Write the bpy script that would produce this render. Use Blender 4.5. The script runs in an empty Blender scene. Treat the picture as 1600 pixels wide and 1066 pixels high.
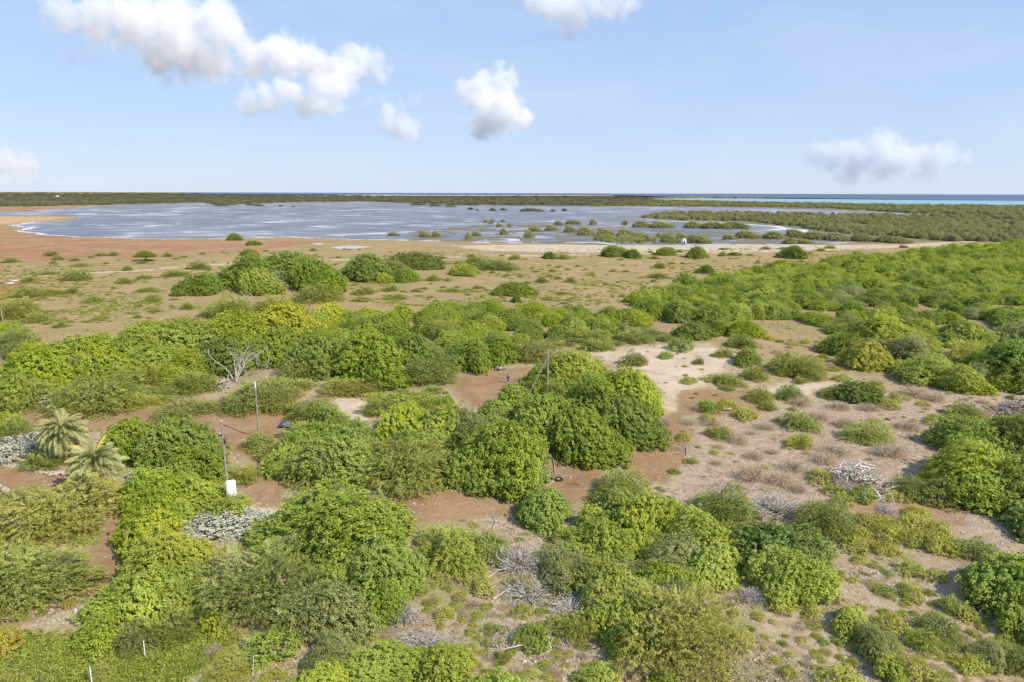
import bpy, bmesh, math, random
import numpy as np
from mathutils import Vector, Matrix
random.seed(7)
RS = np.random.RandomState
SC = bpy.context.scene
COL = SC.collection
R_ = math.radians

# ------------------------------------------------------------------ camera
CAM_H, PITCH, ROLL, FPX = 30.0, R_(12.24), R_(0.155), 1067.0
cp, sp = math.cos(PITCH), math.sin(PITCH)
FWD = np.array([0, cp, -sp]); R0 = np.array([1.0, 0, 0]); U0 = np.array([0, sp, cp])
RT = math.cos(ROLL) * R0 + math.sin(ROLL) * U0
UP = -math.sin(ROLL) * R0 + math.cos(ROLL) * U0
cam_d = bpy.data.cameras.new('camera'); cam = bpy.data.objects.new('camera', cam_d); COL.objects.link(cam)
cam_d.sensor_width = 36.0; cam_d.lens = 36.0 * FPX / 1600.0
cam_d.clip_start = 0.5; cam_d.clip_end = 150000.0
m = Matrix.Identity(4)
for i in range(3):
    m[i][0], m[i][1], m[i][2] = RT[i], UP[i], -FWD[i]
m[2][3] = CAM_H
cam.matrix_world = m
SC.camera = cam

# ------------------------------------------------------------------ light, sky, exposure
SUN_EL = R_(42.0); SUN_AZ = (0.826, -0.563)
sd = Vector((SUN_AZ[0] * math.cos(SUN_EL), SUN_AZ[1] * math.cos(SUN_EL), math.sin(SUN_EL)))
sun_d = bpy.data.lights.new('sun', 'SUN'); sun = bpy.data.objects.new('sun', sun_d); COL.objects.link(sun)
sun_d.energy = 3.0; sun_d.angle = R_(0.55); sun_d.color = (1.0, 0.93, 0.83)
sun.rotation_euler = sd.to_track_quat('Z', 'Y').to_euler()
world = bpy.data.worlds.new('World'); SC.world = world; world.use_nodes = True
wn = world.node_tree.nodes; wl = world.node_tree.links
bg = wn['Background']; bg.inputs['Strength'].default_value = 0.114
sky = wn.new('ShaderNodeTexSky'); sky.sky_type = 'NISHITA'; sky.sun_disc = False
sky.sun_elevation = SUN_EL; sky.sun_rotation = math.atan2(SUN_AZ[0], SUN_AZ[1])
sky.altitude = 0; sky.air_density = 1.0; sky.dust_density = 0.3; sky.ozone_density = 3.0
# a bright hazy tropical sky: the physical sky evened out by a pale veil, whiter towards the horizon
wtc = wn.new('ShaderNodeTexCoord'); wsep = wn.new('ShaderNodeSeparateXYZ'); wl.new(wtc.outputs['Generated'], wsep.inputs[0])
wr = wn.new('ShaderNodeValToRGB'); wl.new(wsep.outputs['Z'], wr.inputs[0])
we = wr.color_ramp.elements
we[0].position = 0.0; we[0].color = (.56, .665, .865, 1); we[1].position = 1.0; we[1].color = (.16, .31, .66, 1)
for ps, cl in ((.12, (.475, .62, .875)), (.30, (.365, .53, .855))):
    e_ = we.new(ps); e_.color = (*cl, 1)
wmap = wn.new('ShaderNodeMapping'); wmap.inputs['Scale'].default_value = (2.2, 2.2, 7.0); wl.new(wtc.outputs['Generated'], wmap.inputs['Vector'])
wno = wn.new('ShaderNodeTexNoise'); wno.inputs['Scale'].default_value = 1.6; wno.inputs['Detail'].default_value = 6; wno.inputs['Roughness'].default_value = .6; wno.inputs['Distortion'].default_value = .6; wl.new(wmap.outputs[0], wno.inputs['Vector'])
wvr = wn.new('ShaderNodeMapRange'); wvr.inputs[1].default_value = .42; wvr.inputs[2].default_value = .80; wvr.inputs[4].default_value = .42; wl.new(wno.outputs[0], wvr.inputs[0])
wve = wn.new('ShaderNodeMix'); wve.data_type = 'RGBA'; wl.new(wvr.outputs[0], wve.inputs[0]); wl.new(wr.outputs[0], wve.inputs[6]); wve.inputs[7].default_value = (.66, .74, .88, 1)
wsc = wn.new('ShaderNodeVectorMath'); wsc.operation = 'SCALE'; wsc.inputs['Scale'].default_value = 5.0; wl.new(wve.outputs[2], wsc.inputs[0])
wmx = wn.new('ShaderNodeMix'); wmx.data_type = 'RGBA'; wmx.inputs[0].default_value = .88
wl.new(sky.outputs[0], wmx.inputs[6]); wl.new(wsc.outputs[0], wmx.inputs[7]); wl.new(wmx.outputs[2], bg.inputs['Color'])
vs = SC.view_settings
vs.view_transform = 'Standard'; vs.look = 'None'; vs.gamma = 1.0; vs.use_curve_mapping = False
vs.exposure = 0.88
cy = SC.cycles
cy.max_bounces = 12; cy.diffuse_bounces = 6; cy.glossy_bounces = 2; cy.transmission_bounces = 4
cy.transparent_max_bounces = 8; cy.volume_bounces = 48; cy.volume_step_rate = 0.6; cy.volume_max_steps = 256
cy.use_adaptive_sampling = True; cy.adaptive_threshold = 0.02

# ------------------------------------------------------------------ picture <-> ground
def G(px, py, z=0.0):
    v = FWD * FPX + RT * (px - 800.0) + UP * (533.0 - py)
    vz = min(v[2], -0.35)
    t = (CAM_H - z) / -vz
    return np.array([v[0] * t, v[1] * t, z])
def P(x, y, z=0.0):
    v = np.array([x, y, z - CAM_H]); d = v @ FWD
    return 800 + FPX * (v @ RT) / d, 533 - FPX * (v @ UP) / d, d
def PV(X):
    v = X - np.array([0, 0, CAM_H]); d = np.maximum(v @ FWD, 1e-3)
    return 800 + FPX * (v @ RT) / d, 533 - FPX * (v @ UP) / d
def zt(x, y):
    x = np.asarray(x, float); y = np.asarray(y, float)
    d = np.sqrt(x * x + y * y)
    a = np.clip((260 - d) / 120, 0, 1)
    h = 0.18 * np.sin(x * .11 + 1.3) * np.sin(y * .09 + .4) + 0.09 * np.sin(x * .31 + y * .17) + 0.05 * np.sin(y * .47 - x * .22 + 2) + .03 * np.sin(x * .9 + 1) * np.sin(y * .8)
    return h * a

# ------------------------------------------------------------------ noise helper
def vnoise(x, y, seed=0):
    xi = np.floor(x).astype(np.int64); yi = np.floor(y).astype(np.int64)
    fx = x - xi; fy = y - yi
    fx = fx * fx * (3 - 2 * fx); fy = fy * fy * (3 - 2 * fy)
    def h(a, b):
        n = (a * 374761393 + b * 668265263 + seed * 974634777) & 0x7fffffff
        n = ((n ^ (n >> 13)) * 1274126177) & 0x7fffffff
        return ((n ^ (n >> 16)) & 0xffff) / 65535.0
    return (h(xi, yi) * (1 - fx) + h(xi + 1, yi) * fx) * (1 - fy) + (h(xi, yi + 1) * (1 - fx) + h(xi + 1, yi + 1) * fx) * fy
def fbm(x, y, o=4, seed=0):
    r = 0; a = .5
    for k in range(o):
        r = r + a * vnoise(x, y, seed + k); x = x * 2.03 + 7.1; y = y * 2.03 - 3.7; a *= .5
    return r / (1 - .5 ** o)

# ------------------------------------------------------------------ materials
def new_mat(name):
    mt = bpy.data.materials.new(name); mt.use_nodes = True
    nt = mt.node_tree; nt.nodes.clear()
    out = nt.nodes.new('ShaderNodeOutputMaterial')
    return mt, nt, out
def N(nt, typ, **kw):
    n = nt.nodes.new(typ)
    for k, v in kw.items():
        if k.startswith('i_'):
            key = k[2:]; key = int(key) if key.isdigit() else key.replace('_', ' ')
            n.inputs[key].default_value = v
        else:
            setattr(n, k, v)
    return n
def rgba(c): return (c[0], c[1], c[2], 1.0)
def mixc(nt, fac, a, b, blend='MIX'):
    n = nt.nodes.new('ShaderNodeMix'); n.data_type = 'RGBA'; n.blend_type = blend; n.clamp_factor = True
    for sock, v in ((n.inputs[0], fac), (n.inputs[6], a), (n.inputs[7], b)):
        if hasattr(v, 'is_linked'): nt.links.new(v, sock)
        elif isinstance(v, tuple): sock.default_value = rgba(v) if len(v) == 3 else v
        else: sock.default_value = v
    return n.outputs[2]
def math_n(nt, op, a, b=None, c=None, clamp=False):
    n = nt.nodes.new('ShaderNodeMath'); n.operation = op; n.use_clamp = clamp
    for i, v in enumerate((a, b, c)):
        if v is None: continue
        if hasattr(v, 'is_linked'): nt.links.new(v, n.inputs[i])
        else: n.inputs[i].default_value = v
    return n.outputs[0]
def ramp(nt, fac, lo, hi):
    n = nt.nodes.new('ShaderNodeMapRange'); n.interpolation_type = 'SMOOTHSTEP'
    nt.links.new(fac, n.inputs[0]); n.inputs[1].default_value = lo; n.inputs[2].default_value = hi
    return n.outputs[0]
def simple_mat(name, col, rough=.7, var=.25, scale=6.0, bump=.0, spec=.3, metal=0.0, col2=None):
    mt, nt, out = new_mat(name)
    b = N(nt, 'ShaderNodeBsdfPrincipled'); b.inputs['Roughness'].default_value = rough
    b.inputs['Specular IOR Level'].default_value = spec; b.inputs['Metallic'].default_value = metal
    tc = N(nt, 'ShaderNodeTexCoord'); no = N(nt, 'ShaderNodeTexNoise'); no.inputs['Scale'].default_value = scale; no.inputs['Detail'].default_value = 5
    nt.links.new(tc.outputs['Object'], no.inputs['Vector'])
    c2 = col2 or tuple(x * (1 - var) for x in col)
    c = mixc(nt, ramp(nt, no.outputs[0], .3, .7), col, c2)
    nt.links.new(c, b.inputs['Base Color'])
    if bump:
        bp = N(nt, 'ShaderNodeBump'); bp.inputs['Strength'].default_value = bump; bp.inputs['Distance'].default_value = .05
        nt.links.new(no.outputs[0], bp.inputs['Height']); nt.links.new(bp.outputs[0], b.inputs['Normal'])
    nt.links.new(b.outputs[0], out.inputs[0])
    return mt
def leaf_mat(name, ca, cb, ctip=None, trans=.36, rnd=.16):
    """ca..cb by the leaf's own tint, a little shift from plant to plant and from patch to patch"""
    mt, nt, out = new_mat(name)
    at = N(nt, 'ShaderNodeAttribute', attribute_name='tint')
    oi = N(nt, 'ShaderNodeObjectInfo'); ge = N(nt, 'ShaderNodeNewGeometry')
    no = N(nt, 'ShaderNodeTexNoise'); no.inputs['Scale'].default_value = .35; no.inputs['Detail'].default_value = 3
    nt.links.new(ge.outputs['Position'], no.inputs['Vector'])
    f = math_n(nt, 'ADD', math_n(nt, 'MULTIPLY', at.outputs['Fac'], .65), math_n(nt, 'MULTIPLY', math_n(nt, 'SUBTRACT', no.outputs[0], .35), .9), clamp=True)
    c = mixc(nt, f, ca, cb)
    if ctip:
        tp = N(nt, 'ShaderNodeAttribute', attribute_name='tip')
        c = mixc(nt, math_n(nt, 'MULTIPLY', tp.outputs['Fac'], .8), c, ctip)
    hsv = N(nt, 'ShaderNodeHueSaturation')
    nt.links.new(c, hsv.inputs['Color'])
    nt.links.new(math_n(nt, 'ADD', .481, math_n(nt, 'MULTIPLY', oi.outputs['Random'], .020)), hsv.inputs['Hue'])
    r2 = math_n(nt, 'FRACT', math_n(nt, 'MULTIPLY', oi.outputs['Random'], 7.31))
    nt.links.new(math_n(nt, 'ADD', 1.08 - rnd * .5, math_n(nt, 'MULTIPLY', r2, rnd)), hsv.inputs['Value'])
    r3 = math_n(nt, 'FRACT', math_n(nt, 'MULTIPLY', oi.outputs['Random'], 13.7))
    nt.links.new(math_n(nt, 'ADD', .85, math_n(nt, 'MULTIPLY', r3, .11)), hsv.inputs['Saturation'])
    d = N(nt, 'ShaderNodeBsdfDiffuse'); t = N(nt, 'ShaderNodeBsdfTranslucent'); g = N(nt, 'ShaderNodeBsdfGlossy'); g.inputs['Roughness'].default_value = .5
    g.inputs['Color'].default_value = (.8, .85, .8, 1)
    nt.links.new(hsv.outputs[0], d.inputs['Color'])
    tcol = mixc(nt, .6, hsv.outputs[0], (1.0, 1.15, .35), 'MULTIPLY')
    nt.links.new(hsv.outputs[0], t.inputs['Color'])
    m1 = N(nt, 'ShaderNodeMixShader'); m1.inputs[0].default_value = trans
    nt.links.new(d.outputs[0], m1.inputs[1]); nt.links.new(t.outputs[0], m1.inputs[2])
    m2 = N(nt, 'ShaderNodeMixShader'); m2.inputs[0].default_value = .035
    nt.links.new(m1.outputs[0], m2.inputs[1]); nt.links.new(g.outputs[0], m2.inputs[2])
    nt.links.new(m2.outputs[0], out.inputs[0])
    return mt

M = {}
M['green'] = leaf_mat('leaf_green', (0.195, 0.285, 0.014), (0.32, 0.44, 0.024), (0.47, 0.54, 0.035))
M['dark'] = leaf_mat('leaf_dark_green', (0.16, 0.24, 0.015), (0.265, 0.365, 0.025), (0.38, 0.45, 0.04))
M['lime'] = leaf_mat('leaf_lime', (0.285, 0.375, 0.012), (0.43, 0.52, 0.02), (0.59, 0.61, 0.03))
M['ylime'] = leaf_mat('leaf_yellow_lime', (0.38, 0.44, 0.012), (0.54, 0.57, 0.018), (0.7, 0.66, 0.03))
M['yellow'] = leaf_mat('leaf_yellow', (0.42, 0.4, 0.02), (0.62, 0.55, 0.03), (0.68, 0.58, 0.05))
M['olive'] = leaf_mat('leaf_olive', (0.265, 0.305, 0.038), (0.405, 0.44, 0.058), (0.57, 0.55, 0.085))
M['dolive'] = leaf_mat('leaf_dark_olive', (0.215, 0.26, 0.036), (0.335, 0.38, 0.05), (0.46, 0.48, 0.07))
M['yolive'] = leaf_mat('leaf_yellow_olive', (0.31, 0.355, 0.035), (0.47, 0.505, 0.05), (0.64, 0.61, 0.08))
M['grey'] = leaf_mat('leaf_grey_green', (0.25, 0.285, 0.065), (0.355, 0.39, 0.09), (0.46, 0.47, 0.13))
M['ysh'] = leaf_mat('leaf_yellow_green', (0.36, 0.4, 0.035), (0.51, 0.53, 0.045), (0.66, 0.61, 0.065))
M['twig'] = leaf_mat('twig_grey', (.40, .36, .29), (.55, .50, .42), None, trans=.1)
M['silver'] = leaf_mat('leaf_silver', (.37, .37, .26), (.50, .50, .36), (.57, .56, .41), trans=.15, rnd=.1)
M['palm'] = leaf_mat('leaf_palm', (0.29, 0.32, 0.095), (0.43, 0.45, 0.15), (0.55, 0.51, 0.17))
M['palmy'] = leaf_mat('leaf_palm_yellow', (.55, .44, .05), (.68, .56, .09), None, trans=.3, rnd=.1)
M['dry'] = leaf_mat('twig_dry_brown', (0.45, 0.36, 0.205), (0.61, 0.50, 0.31), None)
M['mang'] = leaf_mat('leaf_mangrove', (0.29, 0.3, 0.085), (0.43, 0.43, 0.14), (0.52, 0.5, 0.19))
M['mangd'] = leaf_mat('leaf_mangrove_far', (0.2, 0.205, 0.1), (0.29, 0.29, 0.135), (0.36, 0.35, 0.17))
M['grass'] = leaf_mat('grass_blade', (0.25, 0.33, 0.025), (0.41, 0.47, 0.045), (0.52, 0.5, 0.1))
M['grassdry'] = leaf_mat('grass_blade_dry', (.38, .31, .16), (.52, .43, .25), None, trans=.2)
M['bark'] = simple_mat('bark_brown', (.19, .145, .105), .85, .4, 9, .4)
M['deadwood'] = simple_mat('dead_wood', (.62, .54, .44), .8, .45, 7, .3)
M['greywood'] = simple_mat('grey_dead_wood', (.47, .41, .37), .85, .4, 7, .3)
M['bleached'] = simple_mat('bleached_wood', (.72, .64, .53), .8, .4, 7, .3)
M['pole'] = simple_mat('weathered_pole_wood', (.36, .31, .24), .8, .35, 4, .2)
M['metal'] = simple_mat('galvanised_metal', (.42, .44, .46), .45, .2, 9, 0, .5, .7)
M['darkmetal'] = simple_mat('dark_fitting', (.06, .06, .065), .5, .3, 9)
M['white'] = simple_mat('white_paint', (.80, .79, .76), .55, .06, 3)
M['whitedirty'] = simple_mat('weathered_white', (.72, .70, .65), .7, .15, 3)
M['stone'] = simple_mat('limestone', (.52, .43, .33), .9, .35, 5, .6)
M['rock'] = simple_mat('pale_rock', (.55, .475, .385), .9, .4, 3, .5)
M['rubber'] = simple_mat('old_rubber', (.05, .045, .042), .8, .5, 8, .3)
M['blue'] = simple_mat('blue_tarpaulin', (.06, .09, .20), .5, .3, 2)
M['roof'] = simple_mat('pale_roof', (.55, .50, .45), .8, .15, 2)
M['glass'] = simple_mat('dark_glass', (.03, .035, .045), .12, .2, 2, 0, .6)
M['carpaint'] = simple_mat('dark_car_paint', (.07, .06, .06), .3, .1, 2, 0, .6)
M['skin'] = simple_mat('skin', (.30, .17, .11), .6, .1)
M['shirt'] = simple_mat('grey_shirt', (.42, .40, .43), .9, .15)
M['jeans'] = simple_mat('blue_trousers', (.05, .065, .22), .9, .2)
M['cap'] = simple_mat('white_cap', (.75, .70, .68), .8, .1)
M['hair'] = simple_mat('dark_hair', (.03, .022, .018), .7, .1)

# ------------------------------------------------------------------ mesh helpers
def mesh_np(name, V, F, mat, attrs=None, smooth=False):
    """V (n,3), F list of int arrays (k, s): several face sizes allowed"""
    me = bpy.data.meshes.new(name)
    V = np.asarray(V, np.float32)
    if isinstance(F, np.ndarray): F = [F]
    F = [np.asarray(f, np.int32) for f in F if len(f)]
    nl = sum(f.size for f in F); npoly = sum(len(f) for f in F)
    me.vertices.add(len(V)); me.vertices.foreach_set('co', V.ravel())
    me.loops.add(nl); me.polygons.add(npoly)
    me.loops.foreach_set('vertex_index', np.concatenate([f.ravel() for f in F]))
    st = []; o = 0
    for f in F:
        st.append(o + np.arange(len(f)) * f.shape[1]); o += f.size
    me.polygons.foreach_set('loop_start', np.concatenate(st).astype(np.int32))
    if smooth: me.polygons.foreach_set('use_smooth', np.ones(npoly, bool))
    me.update(calc_edges=True)
    if attrs:
        for k, (dom, a) in attrs.items():
            at = me.attributes.new(k, 'FLOAT', dom); at.data.foreach_set('value', np.asarray(a, np.float32))
    if mat is not None: me.materials.append(mat)
    return me
def unit(v): return v / np.maximum(np.linalg.norm(v, axis=-1, keepdims=True), 1e-9)
def rdir(rg, n): return unit(rg.normal(size=(n, 3)))
def leaf_quads(c, nrm, rg, hl, hw, axis=None):
    n = len(c)
    a = axis if axis is not None else rdir(rg, n)
    u = unit(a - nrm * np.sum(a * nrm, -1, keepdims=True)); v = np.cross(nrm, u)
    hl = np.broadcast_to(np.asarray(hl, float).reshape(-1, 1), (n, 1)); hw = np.broadcast_to(np.asarray(hw, float).reshape(-1, 1), (n, 1))
    q = np.stack([c - u * hl, c + v * hw, c + u * hl, c - v * hw], 1)
    return q
def quads_mesh(name, q, mat, tint, tip=None):
    n = len(q)
    at = {'tint': ('FACE', tint)}
    at['tip'] = ('FACE', tip if tip is not None else np.zeros(n))
    return mesh_np(name, q.reshape(-1, 3), np.arange(n * 4).reshape(n, 4), mat, at)
def tube(path, radii, k=5):
    """tapered tube through the path, returns V, F(quads)"""
    path = np.asarray(path, float); n = len(path)
    t = np.gradient(path, axis=0); t = unit(t)
    ref = np.array([0.3, 0.2, .93]); ref = np.where(np.abs(t @ ref)[:, None] > .92, np.array([1.0, 0, 0]), ref)
    a = unit(np.cross(t, ref)); b = np.cross(t, a)
    th = np.arange(k) * 2 * np.pi / k
    V = path[:, None, :] + np.asarray(radii)[:, None, None] * (np.cos(th)[None, :, None] * a[:, None, :] + np.sin(th)[None, :, None] * b[:, None, :])
    i = np.arange(n - 1)[:, None] * k; j = np.arange(k)[None, :]; j2 = (j + 1) % k
    F = np.stack([i + j, i + j2, i + k + j2, i + k + j], -1).reshape(-1, 4)
    return V.reshape(-1, 3), F
class MB:
    def __init__(s): s.V = []; s.F3 = []; s.F4 = []; s.n = 0
    def add(s, V, F):
        F = np.asarray(F); V = np.asarray(V, float)
        (s.F3 if F.shape[1] == 3 else s.F4).append(F + s.n); s.V.append(V); s.n += len(V); return s
    def tube(s, path, radii, k=5, caps=False):
        V, F = tube(path, radii, k); b = s.n; s.add(V, F)
        if caps:
            n = len(path)
            for base, idx in ((0, 0), ((n - 1) * k, n - 1)):
                cen = np.asarray(path[idx], float)[None]; 
                ring = V[base:base + k]
                j = np.arange(k); f = np.stack([j, (j + 1) % k, np.full(k, k)], -1)
                s.add(np.vstack([ring, cen]), f)
        return s
    def box(s, c, h, rz=0.0, top=1.0):
        x, y, z = h
        V = np.array([[-x, -y, -z], [x, -y, -z], [x, y, -z], [-x, y, -z], [-x * top, -y * top, z], [x * top, -y * top, z], [x * top, y * top, z], [-x * top, y * top, z]], float)
        ca, sa = math.cos(rz), math.sin(rz)
        V = V @ np.array([[ca, sa, 0], [-sa, ca, 0], [0, 0, 1]]) + np.asarray(c, float)
        return s.add(V, np.array([[0, 3, 2, 1], [4, 5, 6, 7], [0, 1, 5, 4], [1, 2, 6, 5], [2, 3, 7, 6], [3, 0, 4, 7]]))
    def mesh(s, name, mat, smooth=False):
        V = np.vstack(s.V); F = []
        if s.F4: F.append(np.vstack(s.F4))
        if s.F3: F.append(np.vstack(s.F3))
        return mesh_np(name, V, F, mat, None, smooth)
def link(name, me, parent=None, loc=None):
    o = bpy.data.objects.new(name, me); COL.objects.link(o)
    if parent is not None: o.parent = parent
    if loc is not None: o.location = loc
    return o
def tag(o, label, cat, group=None):
    o['label'] = label; o['category'] = cat
    if group: o['group'] = group
    return o
def thing(name, loc, label, cat, group=None, rz=0.0):
    o = bpy.data.objects.new(name, None); COL.objects.link(o); o.location = loc; o.rotation_euler = (0, 0, rz)
    o.empty_display_size = .3
    return tag(o, label, cat, group)

# ------------------------------------------------------------------ geometry of picture polygons on the ground
def poly_w(pts): return np.array([G(x, y)[:2] for x, y in pts])
def sdist(X, poly, closed=True):
    """signed distance (inside positive) of points X (n,2) to polygon"""
    n = len(poly); d2 = np.full(len(X), 1e30); ins = np.zeros(len(X), bool)
    for i in range(n if closed else n - 1):
        a = poly[i]; b = poly[(i + 1) % n]; ab = b - a; L = ab @ ab + 1e-12
        t = np.clip(((X - a) @ ab) / L, 0, 1); q = X - a - t[:, None] * ab
        d2 = np.minimum(d2, (q * q).sum(1))
        if closed:
            c = (a[1] > X[:, 1]) != (b[1] > X[:, 1])
            xs = (b[0] - a[0]) * (X[:, 1] - a[1]) / (b[1] - a[1] + 1e-12) + a[0]
            ins ^= c & (X[:, 0] < xs)
    d = np.sqrt(d2)
    return np.where(ins, d, -d) if closed else d
def inpx(px, py, poly):
    poly = np.asarray(poly, float); px = np.asarray(px, float); py = np.asarray(py, float)
    ins = np.zeros(px.shape, bool); n = len(poly)
    for i in range(n):
        a = poly[i]; b = poly[(i + 1) % n]
        c = (a[1] > py) != (b[1] > py)
        ins ^= c & (px < (b[0] - a[0]) * (py - a[1]) / (b[1] - a[1] + 1e-12) + a[0])
    return ins

Z_DIRT = [
    [(-60, 728), (0, 735), (60, 738), (115, 745), (130, 775), (60, 785), (-60, 780)],
    [(185, 785), (215, 800), (205, 890), (170, 920), (110, 950), (120, 890), (150, 840)],
    [(300, 655), (345, 645), (440, 640), (500, 650), (470, 690), (440, 730), (445, 790), (385, 792), (385, 770), (415, 730), (350, 700), (300, 690)],
    [(-20, 648), (200, 640), (330, 650), (325, 675), (200, 675), (-20, 670)],
    [(560, 788), (700, 768), (800, 765), (866, 755), (855, 690), (900, 712), (945, 738), (915, 782), (850, 802), (760, 806), (640, 818), (560, 812)],
    [(712, 588), (765, 578), (830, 572), (815, 600), (810, 632), (740, 638), (708, 612)],
    [(1028, 655), (1065, 640), (1085, 680), (1062, 730), (1040, 758), (985, 745), (970, 700)],
    [(1058, 612), (1180, 608), (1220, 640), (1160, 650), (1060, 645)],
    [(1330, 790), (1400, 776), (1500, 793), (1515, 822), (1430, 828), (1345, 808)],
    [(100, 640), (280, 640), (300, 655), (110, 655)],
]
Z_RED = [
    [(-200, 425), (45, 431), (55, 446), (12, 468), (-200, 475)],
    [(-500, 341), (0, 350), (20, 362), (120, 371.5), (330, 376), (430, 375), (520, 378), (330, 398), (150, 408), (-500, 415)],
    [(-500, 324), (120, 323.5), (190, 321), (110, 329), (-500, 333)],
]
Z_SAND = [
    [(915, 548), (1000, 540), (1112, 535), (1150, 560), (1110, 602), (1062, 612), (1060, 645), (1032, 648), (1025, 600), (960, 568)],
    [(525, 622), (600, 625), (590, 655), (520, 660)],
    [(385, 785), (445, 785), (430, 812), (385, 815)],
    [(1180, 610), (1260, 590), (1320, 600), (1250, 625)],
    [(940, 381), (1400, 383), (1480, 379), (1480, 384), (1300, 391), (1100, 394), (900, 395), (760, 392), (700, 384)],
]
Z_SPIT = [[(-500, 339), (60, 338.5), (118, 339.5), (60, 345), (5, 351), (-500, 352)]]
Z_GRAVEL = [
    [(1040, 790), (1075, 720), (1085, 650), (1250, 632), (1450, 600), (1640, 585), (1640, 660), (1460, 690), (1440, 740), (1500, 790), (1300, 790), (1200, 790)],
    [(760, 812), (880, 805), (900, 860), (780, 870)],
    [(1450, 800), (1640, 800), (1640, 1010), (1520, 960), (1400, 880)],
]
Z_GRASS = [
    [(-80, 985), (130, 992), (230, 1022), (330, 980), (380, 1000), (250, 1090), (-80, 1090)],
    [(110, 830), (160, 828), (150, 850), (110, 858)],
]
Z_MARSH = [[(200, 301.9), (1700, 304.5), (1700, 378), (1430, 378), (1290, 382.5), (960, 383.5), (640, 376), (600, 350), (200, 322)]]
TRACK = [[(-120, 434), (0, 432.5), (90, 429), (150, 427), (260, 419.5), (330, 414), (420, 410), (560, 405), (640, 402.5), (760, 400.5), (870, 399.5), (960, 397), (1100, 395.5), (1200, 393.5), (1300, 389), (1400, 384.5), (1480, 379), (1560, 376)]]
LAG = [(8, 352), (20, 361), (60, 367), (120, 371), (180, 372), (250, 374), (320, 374), (400, 372), (450, 370.5), (500, 373), (560, 375.5), (640, 376.5), (700, 378), (760, 380), (850, 380.5), (930, 380), (970, 384), (1060, 384), (1100, 383.5), (1180, 383), (1270, 383), (1360, 380.5), (1420, 377.5), (1400, 374), (1330, 371), (1280, 364), (1235, 357), (1180, 351), (1120, 347), (1040, 345), (1000, 341), (1010, 336), (1100, 334.5), (1250, 337), (1400, 338), (1420, 333), (1300, 328), (1180, 325), (1010, 323), (900, 322.5), (720, 321.5), (650, 318.5), (575, 315.5), (450, 317), (380, 319.5), (355, 322), (335, 321), (320, 317), (200, 320), (150, 322.5), (70, 328), (0, 331.5), (-300, 333), (-300, 340), (0, 338.5), (70, 337.5), (120, 338.5), (110, 343), (40, 348)]

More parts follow.
